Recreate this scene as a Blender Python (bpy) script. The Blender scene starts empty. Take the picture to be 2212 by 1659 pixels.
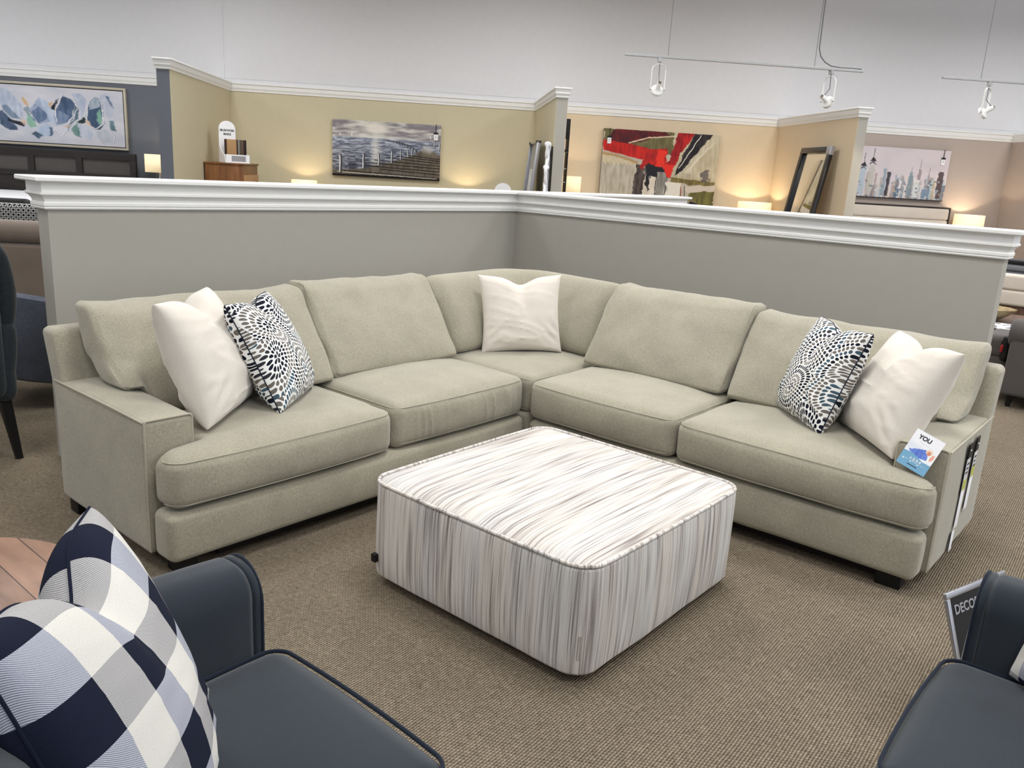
import bpy, bmesh, math, random
import numpy as np
from mathutils import Vector, Matrix, noise
D=bpy.data; SC=bpy.context.scene; COL=SC.collection
R=math.radians; PI=math.pi; S2=2**-.5
# ------------------------------------------------------------------ camera, world, lights, exposure
def make_camera():
    yaw,pit,rol=0.6944,-0.2537,0.0593
    fw=Vector((math.cos(yaw)*math.cos(pit),math.sin(yaw)*math.cos(pit),math.sin(pit)))
    r0=Vector((math.sin(yaw),-math.cos(yaw),0)); u0=r0.cross(fw)
    r=r0*math.cos(rol)+u0*math.sin(rol); u=-r0*math.sin(rol)+u0*math.cos(rol)
    cam=D.cameras.new('camera'); cam.sensor_width=36; cam.lens=1765.06/2212*36; cam.clip_end=100
    o=D.objects.new('camera',cam); COL.objects.link(o)
    m=Matrix((r,u,-fw)).transposed().to_4x4(); m.translation=Vector((-4.9492,-4.1904,1.55)); o.matrix_world=m
    SC.camera=o
make_camera()
SC.view_settings.view_transform='Standard'; SC.view_settings.look='None'
SC.view_settings.exposure=-0.45; SC.view_settings.gamma=1; SC.view_settings.use_curve_mapping=False
W=D.worlds.new('daylight'); SC.world=W; W.use_nodes=True
W.node_tree.nodes['Background'].inputs[0].default_value=(0.84,0.90,1.0,1)
W.node_tree.nodes['Background'].inputs[1].default_value=1.75
def area(name,loc,size,power,col,rot=(0,0,0)):
    l=D.lights.new(name,'AREA'); l.shape='RECTANGLE'; l.size,l.size_y=size; l.energy=power; l.color=col; l.spread=R(163)
    o=D.objects.new(name,l); COL.objects.link(o); o.location=loc; o.rotation_euler=rot; return o
def P(u,v,z=0): return Vector(((u+v)*S2,(v-u)*S2,z))
# ceiling troffers: rows parallel with the back wall
for i,(u,v) in enumerate([(a,b) for b in (-7.0,-3.6,-0.4,2.8) for a in (-7.2,-3.4,0.4,4.2,8.0)]):
    area('ceiling_troffer_light',P(u,v,4.42),(1.2,1.2),104*(1 if v>2 else {-7.2:.48,-3.4:.68}.get(u,1.0)),(1.0,0.995,0.985),(0,0,-PI/4))
# ------------------------------------------------------------------ shader helpers
def srgb(*c):
    f=lambda x:(x/12.92 if x<=0.04045 else ((x+0.055)/1.055)**2.4)
    return tuple(f(x/255) for x in c)+(1.0,)
class G:
    def __init__(s,name,rough=.9,spec=.2):
        s.m=D.materials.new(name); s.m.use_nodes=True; s.t=s.m.node_tree; s.n=s.t.nodes; s.l=s.t.links
        s.b=s.n['Principled BSDF']; s.b.inputs['Roughness'].default_value=rough; s.b.inputs['Specular IOR Level'].default_value=spec
        s.tc=s.n.new('ShaderNodeTexCoord')
    def new(s,t,**k):
        x=s.n.new(t)
        for a,b in k.items(): setattr(x,a,b)
        return x
    def put(s,sock,v):
        if isinstance(v,bpy.types.NodeSocket): s.l.new(v,sock)
        elif v is not None: sock.default_value=v
    def math(s,op,a,b=None,c=None,clamp=False):
        x=s.new('ShaderNodeMath',operation=op); x.use_clamp=clamp; s.put(x.inputs[0],a)
        if b is not None: s.put(x.inputs[1],b)
        if c is not None: s.put(x.inputs[2],c)
        return x.outputs[0]
    def vmath(s,op,a,b=None,out=0):
        x=s.new('ShaderNodeVectorMath',operation=op); s.put(x.inputs[0],a)
        if b is not None: s.put(x.inputs[1],b)
        return x.outputs[out]
    def scale(s,v,sc): return s.vmath('MULTIPLY',v,sc)
    def noise(s,v,scale=5,detail=2,rough=.5,out='Fac'):
        x=s.new('ShaderNodeTexNoise'); s.put(x.inputs['Vector'],v); x.inputs['Scale'].default_value=scale; x.inputs['Detail'].default_value=detail; x.inputs['Roughness'].default_value=rough
        return x.outputs[out]
    def ramp(s,f,stops,interp='LINEAR'):
        x=s.new('ShaderNodeValToRGB'); s.put(x.inputs[0],f); e=x.color_ramp.elements; x.color_ramp.interpolation=interp
        while len(e)<len(stops): e.new(.5)
        for q,(p,c) in zip(e,stops): q.position=p; q.color=c if len(c)==4 else tuple(c)+(1,)
        return x.outputs[0]
    def mix(s,f,a,b,mode='MIX'):
        x=s.new('ShaderNodeMix',data_type='RGBA',blend_type=mode); s.put(x.inputs[0],f); s.put(x.inputs[6],a); s.put(x.inputs[7],b); return x.outputs[2]
    def sep(s,v):
        x=s.new('ShaderNodeSeparateXYZ'); s.put(x.inputs[0],v); return x.outputs
    def comb(s,a,b,c=0.0):
        x=s.new('ShaderNodeCombineXYZ'); s.put(x.inputs[0],a); s.put(x.inputs[1],b); s.put(x.inputs[2],c); return x.outputs[0]
    def col(s,v): s.put(s.b.inputs['Base Color'],v)
    def bump(s,h,strength=.3,dist=.002):
        x=s.new('ShaderNodeBump'); x.inputs['Strength'].default_value=strength; x.inputs['Distance'].default_value=dist; s.put(x.inputs['Height'],h); s.l.new(x.outputs[0],s.b.inputs['Normal'])
def plain(name,c,rough=.6,spec=.3,metal=0,var=0.04,bump=0):
    g=G(name,rough,spec); g.b.inputs['Metallic'].default_value=metal
    n=g.noise(g.tc.outputs['Object'],14,3)
    c=srgb(*c); lo=tuple(x*(1-var) for x in c[:3])+(1,); hi=tuple(min(1,x*(1+var)) for x in c[:3])+(1,)
    g.col(g.ramp(n,[(.3,lo),(.7,hi)]))
    if bump: g.bump(g.noise(g.tc.outputs['Object'],220,2),bump,.001)
    return g.m
def fabric(name,c,var=.16,fine=900,sheen=.25,mott=.06,stretch=(1,1,1),bump=.35,sheencol=None):
    """woven upholstery: mottled large, heathered fine"""
    g=G(name,.95,.12); o=g.tc.outputs['Object']; so=g.scale(o,stretch)
    c=srgb(*c)[:3]
    f=g.noise(so,fine,2,.6); l=g.noise(o,7,3); m=g.noise(so,fine*.28,3,.7)
    lo=tuple(x*(1-var) for x in c)+(1,); hi=tuple(min(1,x*(1+var)) for x in c)+(1,)
    base=g.ramp(f,[(.3,lo),(.7,hi)])
    mm=g.ramp(m,[(.3,(1-var*.7,)*3),(.7,(1+var*.2,)*3)])
    ll=g.ramp(l,[(.3,(1-mott,)*3),(.7,(1+mott*.4,)*3)])
    g.col(g.mix(1,g.mix(1,base,mm,'MULTIPLY'),ll,'MULTIPLY'))
    g.b.inputs['Sheen Weight'].default_value=sheen; g.b.inputs['Sheen Roughness'].default_value=.5
    if sheencol: g.b.inputs['Sheen Tint'].default_value=srgb(*sheencol)
    g.bump(g.math('ADD',f,m),bump,.0012)
    return g.m
def glow(name,c,strength):
    g=G(name); g.b.inputs['Base Color'].default_value=srgb(*c); g.b.inputs['Emission Color'].default_value=srgb(*c); g.b.inputs['Emission Strength'].default_value=strength; return g.m
def wood(name,c1,c2,scale=(2,24,24),rough=.45):
    g=G(name,rough,.35); v=g.scale(g.tc.outputs['Object'],scale); n=g.noise(v,2.2,5,.6); n2=g.noise(g.tc.outputs['Object'],3,2)
    g.col(g.mix(g.math('MULTIPLY',n2,.5),g.ramp(n,[(.25,srgb(*c1)),(.7,srgb(*c2))]),srgb(*c1))); g.bump(n,.1,.001); return g.m
M={}
M['white_trim']=plain('painted_trim_white',(232,232,230),.45,.4,var=.01)
M['white_wall']=plain('wall_paint_white',(223,223,226),.8,.2,var=.012)
M['gray_wall']=plain('wall_paint_warm_grey',(168,165,157),.75,.25,var=.012)
M['tan_wall']=plain('wall_paint_tan',(198,189,161),.75,.25,var=.012)
M['peach_wall']=plain('wall_paint_beige',(214,196,168),.75,.25,var=.012)
M['taupe_wall']=plain('wall_paint_taupe',(178,165,156),.75,.25,var=.012)
M['slate_wall']=plain('wall_paint_slate',(104,109,118),.7,.3,var=.012)
M['ceiling']=plain('ceiling_tile_white',(225,225,222),.9,.1)
M['sofa']=fabric('beige_chenille',(159,154,137),.26,520,.3,.09,(1,1,.55))
M['sofa_welt']=fabric('beige_welt',(170,165,148),.12,700,.2)
M['cream']=fabric('cream_velour',(214,207,197),.06,420,.4,.05,bump=.25)
M['navy']=fabric('navy_linen',(39,46,54),.16,1100,.25,.05,(1,1,1))
M['navy_welt']=fabric('navy_welt',(26,33,46),.1,900,.1)
M['teal_tweed']=fabric('teal_tweed',(44,51,56),.6,260,.2,.2,(3,1,1),.5)
M['blue_heather']=fabric('blue_heather',(84,89,102),.38,200,.2,.2,(1,1,4),.3)
M['charcoal']=fabric('charcoal_tweed',(84,80,78),.25,500,.2,.06)
M['taupe_fabric']=fabric('taupe_microfibre',(112,101,92),.06,400,.3,.08)
M['ivory_fabric']=fabric('ivory_linen',(204,194,182),.06,700,.2,.05)
M['black_leg']=plain('black_wood_legs',(18,17,17),.5,.3)
M['dark_wood']=wood('espresso_wood',(30,27,27),(52,46,44))
M['maple']=wood('brown_maple',(92,58,32),(150,102,62),(9,2,1.2))
M['maple_drawer']=wood('light_maple',(168,124,84),(190,146,102),(2,2,9))
M['brown_top']=wood('rustic_brown_top',(70,50,42),(112,84,68),(3,14,14))
M['metal']=plain('grey_enamel_metal',(176,178,180),.4,.4)
M['cable']=plain('grey_cable',(110,112,114),.6,.3)
M['lamp_inner']=plain('dark_reflector',(60,60,62),.25,.6,.6)
M['black']=plain('matt_black',(14,14,15),.5,.3)
M['black_gloss']=plain('black_gloss_frame',(10,10,12),.2,.5)
M['paper']=plain('white_paper',(238,238,242),.6,.3,var=.01)
M['ink']=plain('dark_print',(40,40,46),.7,.2)
M['grey_ink']=plain('grey_print',(150,150,156),.7,.2)
M['champagne']=plain('champagne_frame',(200,192,174),.35,.5,.3)
M['silver']=plain('silver_frame',(170,170,175),.25,.6,.8)
M['shade']=None
def shade_mat():
    g=G('linen_lamp_shade',.9,.1); g.b.inputs['Base Color'].default_value=srgb(240,228,200)
    g.b.inputs['Emission Color'].default_value=srgb(255,226,170); g.b.inputs['Emission Strength'].default_value=.75
    return g.m
M['shade']=shade_mat()
def mirror_mat():
    g=G('mirror_glass',.03,.5); g.b.inputs['Metallic'].default_value=1; g.b.inputs['Base Color'].default_value=(.86,.87,.85,1); return g.m
M['mirror']=mirror_mat()
def carpet():
    g=G('ribbed_carpet',.98,.05); o=g.tc.outputs['Object']
    wv=g.noise(o,9,2,out='Color'); wo=g.vmath('ADD',o,g.scale(g.vmath('SUBTRACT',wv,(.5,.5,.5)),(.006,.006,0)))
    s=g.sep(wo); ca,sa=math.cos(R(-3)),math.sin(R(-3))
    y=g.math('ADD',g.math('MULTIPLY',s[0],sa),g.math('MULTIPLY',s[1],ca)); x=g.math('SUBTRACT',g.math('MULTIPLY',s[0],ca),g.math('MULTIPLY',s[1],sa))
    row=g.math('SINE',g.math('MULTIPLY',y,2*PI/.0092))
    rid=g.math('FLOOR',g.math('DIVIDE',y,.0092))
    loop=g.math('SINE',g.math('ADD',g.math('MULTIPLY',x,2*PI/.013),g.math('MULTIPLY',rid,2.1)))
    h=g.math('ADD',g.math('MULTIPLY',row,.6),g.math('MULTIPLY',loop,.28))
    n=g.noise(g.comb(g.math('MULTIPLY',x,70),g.math('MULTIPLY',rid,3.1)),1,2)
    n2=g.noise(o,420,2); big=g.noise(o,1.3,4)
    f=g.math('ADD',g.math('ADD',g.math('MULTIPLY',h,.33),g.math('MULTIPLY',n,.55)),g.math('MULTIPLY',n2,.35))
    c=g.ramp(f,[(.05,srgb(66,57,46)),(.45,srgb(120,109,94)),(.85,srgb(178,166,146))])
    c=g.mix(1,c,g.ramp(big,[(.3,(.9,.9,.9)),(.7,(1.06,1.06,1.05))]),'MULTIPLY')
    g.col(c); g.bump(g.math('ADD',h,n2),.7,.004); return g.m
M['carpet']=carpet()
def stripes():
    """ottoman cloth: streaks run along UV.y, vary across UV.x (metres)"""
    g=G('streaked_stripe_cloth',.95,.12); s=g.sep(g.tc.outputs['UV'])
    U,V=s[0],s[1]
    def streak(su,sv,off,d=2): return g.noise(g.comb(g.math('MULTIPLY',U,su),g.math('MULTIPLY',V,sv),off),1,d,.55)
    a=streak(230,3.2,0,1); b=streak(60,1.6,7,2); c=streak(14,.8,13,2); w=g.noise(g.tc.outputs['Object'],520,2)
    f=g.math('ADD',g.math('ADD',g.math('MULTIPLY',a,.62),g.math('MULTIPLY',b,.62)),g.math('MULTIPLY',w,.16))
    f=g.math('ADD',f,g.math('MULTIPLY',c,.2))
    base=g.ramp(f,[(.58,srgb(120,110,106)),(.69,srgb(160,154,151)),(.79,srgb(196,192,188)),(.91,srgb(213,210,205))])
    tint=g.ramp(g.noise(g.comb(g.math('MULTIPLY',U,9),g.math('MULTIPLY',V,.6),3),1,1),[(.35,(1.0,.97,.93)),(.65,(.97,.985,1.0))])
    g.col(g.mix(1,base,tint,'MULTIPLY')); g.b.inputs['Sheen Weight'].default_value=.2
    g.bump(g.math('ADD',a,w),.4,.0015); return g.m
M['stripe']=stripes()
def petals():
    g=G('petal_print_cotton',.9,.15); s=g.tc.outputs['UV']
    wv=g.noise(s,7,1,out='Color'); v=g.scale(g.vmath('ADD',s,g.scale(g.vmath('SUBTRACT',wv,(.5,.5,.5)),(.06,.06,0))),(3.9,3.9,0))
    vo=g.new('ShaderNodeTexVoronoi',voronoi_dimensions='2D'); g.l.new(v,vo.inputs['Vector']); vo.inputs['Scale'].default_value=1; vo.inputs['Randomness'].default_value=.85
    d=g.sep(g.vmath('SUBTRACT',v,vo.outputs['Position'])); rc=g.sep(vo.outputs['Color'])
    ang=g.math('MULTIPLY',rc[0],6.28); ca=g.math('COSINE',ang); sa=g.math('SINE',ang)
    x=g.math('ADD',g.math('MULTIPLY',d[0],ca),g.math('MULTIPLY',d[1],sa)); y=g.math('SUBTRACT',g.math('MULTIPLY',d[1],ca),g.math('MULTIPLY',d[0],sa))
    x=g.math('MULTIPLY',x,1.55)
    r=g.math('SQRT',g.math('ADD',g.math('MULTIPLY',x,x),g.math('MULTIPLY',y,y))); a=g.math('ARCTAN2',y,x)
    dr=.112; q=g.math('DIVIDE',r,dr); i=g.math('FLOOR',q); fr=g.math('SUBTRACT',g.math('FRACT',q),.5)
    n=g.math('ADD',g.math('ROUND',g.math('MULTIPLY',g.math('ADD',i,.5),8.6)),1)
    fa=g.math('SUBTRACT',g.math('FRACT',g.math('ADD',g.math('MULTIPLY',g.math('ADD',g.math('DIVIDE',a,2*PI),.5),n),g.math('MULTIPLY',i,.37))),.5)
    e=g.math('ADD',g.math('POWER',g.math('DIVIDE',fr,.42),2),g.math('POWER',g.math('DIVIDE',fa,.37),2))
    mask=g.math('LESS_THAN',e,1.0)
    wn=g.new('ShaderNodeTexWhiteNoise',noise_dimensions='2D'); g.l.new(g.comb(i,g.math('FLOOR',g.math('MULTIPLY',rc[1],50))),wn.inputs['Vector'])
    pc=g.ramp(wn.outputs['Value'],[(0,srgb(22,26,40)),(.36,srgb(108,102,96)),(.66,srgb(66,88,102)),(.84,srgb(46,48,54))],'CONSTANT')
    g.col(g.mix(mask,srgb(232,232,230),pc)); return g.m
M['petals']=petals()
def plaid():
    g=G('buffalo_check_flannel',.95,.1); s=g.sep(g.tc.outputs['UV']); U,V=s[0],s[1]; p=.176
    a=g.math('GREATER_THAN',g.math('FRACT',g.math('ADD',g.math('DIVIDE',U,p),.72)),.5); b=g.math('GREATER_THAN',g.math('FRACT',g.math('ADD',g.math('DIVIDE',V,p),.6)),.5)
    tw=g.math('FRACT',g.math('DIVIDE',g.math('ADD',U,g.math('MULTIPLY',V,.8)),.0027)); tw=g.math('GREATER_THAN',tw,.5)
    n=g.noise(g.tc.outputs['UV'],500,2)
    white,navy=srgb(205,203,197),srgb(26,30,46)
    g1=g.mix(tw,srgb(132,133,138),srgb(182,180,177)); g2=g.mix(tw,srgb(112,118,138),srgb(188,190,196))
    m1=g.mix(b,white,g1); m2=g.mix(b,g2,navy); c=g.mix(a,m1,m2)
    c=g.mix(1,c,g.ramp(n,[(.3,(.88,.88,.88)),(.7,(1.05,1.05,1.05))]),'MULTIPLY')
    g.col(c); g.bump(g.math('ADD',n,tw),.25,.001); return g.m
M['plaid']=plaid()
def lattice():
    g=G('black_white_lattice_knit',.95,.1); s=g.sep(g.scale(g.tc.outputs['Object'],(26,26,26)))
    fx=g.math('ABSOLUTE',g.math('SUBTRACT',g.math('FRACT',s[0]),.5)); fz=g.math('ABSOLUTE',g.math('SUBTRACT',g.math('FRACT',s[2]),.5))
    m=g.math('MAXIMUM',fx,fz); k=g.math('LESS_THAN',g.math('ABSOLUTE',g.math('SUBTRACT',m,.33)),.09)
    g.col(g.mix(k,srgb(22,22,24),srgb(170,170,168))); return g.m
M['lattice']=lattice()
def vcol(name,rough=.6):
    g=G(name,rough,.25); a=g.new('ShaderNodeAttribute',attribute_name='paint'); g.col(a.outputs['Color']); return g.m
M['paint']=vcol('painted_canvas',.55)
M['print']=vcol('printed_card',.4)
def weave():
    g=G('woven_rattan',.8,.2); s=g.sep(g.tc.outputs['Object']); k=g.math('SINE',g.math('MULTIPLY',s[2],500)); n=g.noise(g.tc.outputs['Object'],60,2)
    g.col(g.ramp(g.math('ADD',g.math('MULTIPLY',k,.2),n),[(.3,srgb(120,102,74)),(.7,srgb(182,166,132))])); return g.m
M['rattan']=weave()
def table_top():
    g=G('rustic_plank_top',.42,.35); o=g.tc.outputs['Object']; s=g.sep(o)
    pl=g.math('FLOOR',g.math('DIVIDE',s[0],.085)); wn=g.new('ShaderNodeTexWhiteNoise',noise_dimensions='1D'); g.l.new(pl,wn.inputs['W'])
    v=g.comb(g.math('MULTIPLY',s[0],26),g.math('ADD',g.math('MULTIPLY',s[1],5),g.math('MULTIPLY',wn.outputs['Value'],40)),0); n=g.noise(v,1,4,.6)
    c=g.ramp(n,[(.2,srgb(86,66,56)),(.5,srgb(128,100,86)),(.8,srgb(150,118,98))])
    gap=g.math('LESS_THAN',g.math('FRACT',g.math('DIVIDE',s[0],.085)),.03)
    g.col(g.mix(gap,g.mix(.25,c,g.ramp(wn.outputs['Value'],[(0,srgb(100,78,66)),(1,srgb(164,124,96))])),srgb(46,34,30))); return g.m
M['table_top']=table_top()
# ------------------------------------------------------------------ object helpers
def mesh_obj(name,bm,mat,parent=None,smooth=True,kind=None):
    bmesh.ops.recalc_face_normals(bm,faces=bm.faces[:])
    me=D.meshes.new(name); bm.to_mesh(me); bm.free()
    if smooth:
        for p in me.polygons: p.use_smooth=True
        try: me.set_sharp_from_angle(angle=R(42))
        except Exception: pass
    me.materials.append(mat); o=D.objects.new(name,me); COL.objects.link(o)
    if parent: o.parent=parent
    if kind: o['kind']=kind
    return o
def tag(o,label,cat,group=None):
    o['label']=label; o['category']=cat
    if group: o['group']=group
    return o
def thing(name,label,cat,loc=(0,0,0),rz=0,group=None):
    o=D.objects.new(name,None); COL.objects.link(o); o.location=loc; o.rotation_euler=(0,0,rz); o.empty_display_size=.1
    return tag(o,label,cat,group)
def shift(bm,v):
    bmesh.ops.translate(bm,verts=bm.verts[:],vec=Vector(v)); return bm
def copy_thing(root,loc,rz=None,label=None):
    r=root.copy(); COL.objects.link(r); r.location=loc
    if rz is not None: r.rotation_euler=(0,0,rz)
    if label: r['label']=label
    for ch in [c for c in D.objects if c.parent==root]:
        c=ch.copy(); COL.objects.link(c); c.parent=r
        for gch in [x for x in D.objects if x.parent==ch]:
            d=gch.copy(); COL.objects.link(d); d.parent=c
    return r
def _axis(lo,hi,r,n,k=4,dense=()):
    a=[lo+r-r*math.tan(R(45)*t/k) for t in range(k,0,-1)]+[lo+r+(hi-lo-2*r)*t/n for t in range(n+1)]+[hi-r+r*math.tan(R(45)*t/k) for t in range(1,k+1)]
    a=sorted(set(round(x,6) for x in a+list(dense)))
    return a
def softbox(lo,hi,r,n=(6,6,6),bulge=(0,0,0,0,0,0),warp=None,wr=0,wf=6,seed=0,dense=((),(),()),k=4,pw=2.0,bm=None):
    """rounded box; r per axis; bulge = -x,+x,-y,+y,-z,+z crown; warp(co)->co"""
    if not hasattr(r,'__len__'): r=(r,)*3
    r=tuple(min(r[i],(hi[i]-lo[i])*.495) for i in range(3))
    ax=[_axis(lo[i],hi[i],r[i],n[i],k,dense[i]) for i in range(3)]
    bm=bm or bmesh.new(); V={}
    L=[len(a)-1 for a in ax]
    def f(p):
        d=[0,0,0]; q=[0,0,0]
        for i in range(3):
            c=min(max(p[i],lo[i]+r[i]),hi[i]-r[i]); q[i]=c; d[i]=(p[i]-c)/r[i]
        l=math.sqrt(sum(x*x for x in d))
        if l>0: p=[q[i]+d[i]/l*r[i] for i in range(3)]
        t=[(2*p[i]-lo[i]-hi[i])/(hi[i]-lo[i]) for i in range(3)]
        o=list(p)
        for i in range(3):
            a,b=[j for j in range(3) if j!=i]
            w=max(0,1-abs(t[a])**pw)*max(0,1-abs(t[b])**pw)
            s=bulge[2*i+1] if t[i]>0 else -bulge[2*i]
            o[i]+=s*w*abs(t[i])
        return warp(o) if warp else o
    def v(i,j,kk):
        key=(i,j,kk)
        if key not in V: V[key]=bm.verts.new(f([ax[0][i],ax[1][j],ax[2][kk]]))
        return V[key]
    for a in range(3):
        b,c=[j for j in range(3) if j!=a]
        for side in (0,L[a]):
            for i in range(L[b]):
                for j in range(L[c]):
                    q=[]
                    for di,dj in ((0,0),(1,0),(1,1),(0,1)):
                        ix=[0,0,0]; ix[a]=side; ix[b]=i+di; ix[c]=j+dj; q.append(v(*ix))
                    bm.faces.new(q)
    if wr:
        bm.normal_update()
        for x in list(V.values()):
            p=x.co*wf+Vector((seed*7.3,seed*3.1,seed)); x.co+=x.normal*(wr*(noise.noise(p)+.5*noise.noise(p*2.3)))
    return bm
def box(lo,hi,bm=None):
    bm=bm or bmesh.new(); v=[bm.verts.new((x,y,z)) for x in (lo[0],hi[0]) for y in (lo[1],hi[1]) for z in (lo[2],hi[2])]
    for q in ((0,1,3,2),(4,6,7,5),(0,4,5,1),(2,3,7,6),(0,2,6,4),(1,5,7,3)): bm.faces.new([v[i] for i in q])
    return bm
def bbox(lo,hi,b=.004,bm=None): return softbox(lo,hi,b,(1,1,1),k=2,bm=bm)
def tube(pts,r,bm=None,seg=8,closed=False,cap=True):
    bm=bm or bmesh.new(); pts=[Vector(p) for p in pts]; n=len(pts); rings=[]; up=None
    for i,p in enumerate(pts):
        a=pts[(i-1)%n] if (closed or i>0) else p; b=pts[(i+1)%n] if (closed or i<n-1) else p
        t=(b-a); t=t.normalized() if t.length>0 else Vector((0,0,1))
        if up is None: up=Vector((0,0,1)) if abs(t.z)<.9 else Vector((1,0,0))
        s=t.cross(up)
        if s.length<1e-4: s=t.cross(Vector((1,0,0)))
        s.normalize(); up=s.cross(t).normalized(); rr=r[i] if hasattr(r,'__len__') else r
        rings.append([bm.verts.new(p+(s*math.cos(2*PI*j/seg)+up*math.sin(2*PI*j/seg))*rr) for j in range(seg)])
    m=n if closed else n-1
    for i in range(m):
        A=rings[i];B=rings[(i+1)%n]
        for j in range(seg): bm.faces.new((A[j],A[(j+1)%seg],B[(j+1)%seg],B[j]))
    if cap and not closed: bm.faces.new(rings[0][::-1]); bm.faces.new(rings[-1])
    return bm
def lathe(prof,bm=None,seg=32,cap=True):
    bm=bm or bmesh.new(); rings=[]
    for rr,z in prof: rings.append([bm.verts.new((rr*math.cos(2*PI*j/seg),rr*math.sin(2*PI*j/seg),z)) for j in range(seg)])
    for A,B in zip(rings,rings[1:]):
        for j in range(seg): bm.faces.new((A[j],A[(j+1)%seg],B[(j+1)%seg],B[j]))
    if cap: bm.faces.new(rings[0][::-1]); bm.faces.new(rings[-1])
    return bm
def rrect(x0,x1,y0,y1,r,z,n=6,dense=10):
    pts=[]
    cs=[(x1-r,y1-r,0),(x0+r,y1-r,90),(x0+r,y0+r,180),(x1-r,y0+r,270)]
    for i,(cx,cy,a) in enumerate(cs):
        for t in range(n+1): pts.append(Vector((cx+r*math.cos(R(a+90*t/n)),cy+r*math.sin(R(a+90*t/n)),z)))
        nx,ny,na=cs[(i+1)%4]; e=Vector((nx+r*math.cos(R(na)),ny+r*math.sin(R(na)),z)); s=pts[-1].copy()
        for t in range(1,dense): pts.append(s.lerp(e,t/dense))
    return pts
def extrude_poly(pts,z0,z1,bm=None):
    bm=bm or bmesh.new(); a=[bm.verts.new((x,y,z0)) for x,y in pts]; b=[bm.verts.new((x,y,z1)) for x,y in pts]; n=len(pts)
    bm.faces.new(a[::-1]); bm.faces.new(b)
    for i in range(n): bm.faces.new((a[i],a[(i+1)%n],b[(i+1)%n],b[i]))
    return bm
def moulding(foot,prof,bm=None):
    """sweep (offset,z) profile round a closed CCW footprint with mitred corners"""
    bm=bm or bmesh.new(); n=len(foot); rings=[]
    for d,z in prof:
        ring=[]
        for i in range(n):
            p=Vector(foot[i]);a=(p-Vector(foot[i-1])).normalized();b=(Vector(foot[(i+1)%n])-p).normalized()
            na=Vector((a.y,-a.x));nb=Vector((b.y,-b.x)); m=(na+nb)/(1+na.dot(nb)); q=p+m*d; ring.append(bm.verts.new((q.x,q.y,z)))
        rings.append(ring)
    for A,B in zip(rings,rings[1:]):
        for i in range(n): bm.faces.new((A[i],A[(i+1)%n],B[(i+1)%n],B[i]))
    bm.faces.new(rings[-1]); bm.faces.new(rings[0][::-1])
    return bm
def text_mesh(txt,size,mat,parent,loc,rot=(PI/2,0,0),name='lettering',ext=.0006,align='CENTER',sx=1,bold=0):
    c=D.curves.new('t','FONT'); c.body=txt; c.size=size; c.extrude=ext; c.align_x=align; c.offset=bold
    t=D.objects.new('t',c); COL.objects.link(t); bpy.context.view_layer.update()
    me=D.meshes.new_from_object(t.evaluated_get(bpy.context.evaluated_depsgraph_get())); D.objects.remove(t); D.curves.remove(c)
    me.materials.clear(); me.materials.append(mat); me.name=name
    o=D.objects.new(name,me); COL.objects.link(o); o.parent=parent; o.location=loc; o.rotation_euler=rot; o.scale=(sx,1,1); return o
def struct(name,bm,mat,parent=None,smooth=False): return mesh_obj(name,bm,mat,parent,smooth,kind='structure')
# ------------------------------------------------------------------ structure
bm=bmesh.new(); 
v=[bm.verts.new(P(u,w,0)) for u,w in ((-14,-11),(16,-11),(16,7),(-14,7))]; bm.faces.new(v); struct('floor',bm,M['carpet'])
bm=extrude_poly([P(u,w)[:2] for u,w in ((-14,-11),(16,-11),(16,5.75),(-14,5.75))],4.6,4.75); struct('ceiling',bm,M['ceiling'])
HW=[(-3.39,0),(0,0),(0,-3.36),(.12,-3.36),(.12,0),(2.61,0),(2.61,.12),(-3.39,.12)]
struct('wall_half_height',extrude_poly(HW,0,1.39),M['gray_wall'])
PROF=[(0,1.252),(.016,1.256),(.019,1.262),(.016,1.267),(.021,1.272),(.021,1.285),(.015,1.291),(.018,1.303),(.027,1.316),(.037,1.324),(.037,1.333),(.031,1.336),(.031,1.379),(.061,1.383),(.066,1.388),(.066,1.402),(.062,1.406)]
struct('trim_1',moulding(HW,PROF),M['white_trim'])
CROWN=[(0,2.395),(.011,2.398),(.013,2.410),(.009,2.414),(.014,2.428),(.021,2.440),(.022,2.447),(.019,2.450),(.021,2.488),(.033,2.492),(.034,2.505),(.031,2.508)]
def uvfoot(u0,u1,v0,v1): return [tuple(P(u,w)[:2]) for u,w in ((u0,v0),(u1,v0),(u1,v1),(u0,v1))]
struct('wall_left',extrude_poly([(-11,-14),(-10.8,-14),(-10.8,13),(-11,13)],0,4.6),M['white_wall'])  # unseen wall, added to block world daylight coming from the left
# booth side partitions (own colour on each face): core plus thin painted face
def partition(nm,u0,u1,v0,endmat,lmat,rmat,tn):
    struct('wall_'+nm,extrude_poly(uvfoot(u0,u1,v0,5.6),0,2.42),endmat)
    if lmat: struct('wall_%s_left_face'%nm,extrude_poly(uvfoot(u0-.004,u0,v0+.004,5.6),0,2.41),lmat)
    if rmat: struct('wall_%s_right_face'%nm,extrude_poly(uvfoot(u1,u1+.004,v0+.004,5.6),0,2.41),rmat)
    struct('trim_%d'%tn,moulding(uvfoot(u0-.002,u1+.002,v0,5.6),CROWN),M['white_trim'])
partition('booth_one',-3.67,-3.535,3.08,M['slate_wall'],None,M['tan_wall'],2)
partition('booth_two',.675,.80,3.30,M['gray_wall'],M['tan_wall'],M['peach_wall'],3)
partition('booth_three',4.215,4.325,3.20,M['gray_wall'],M['peach_wall'],M['taupe_wall'],4)
partition('booth_four',7.82,7.95,3.20,M['gray_wall'],M['taupe_wall'],None,5)
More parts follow.
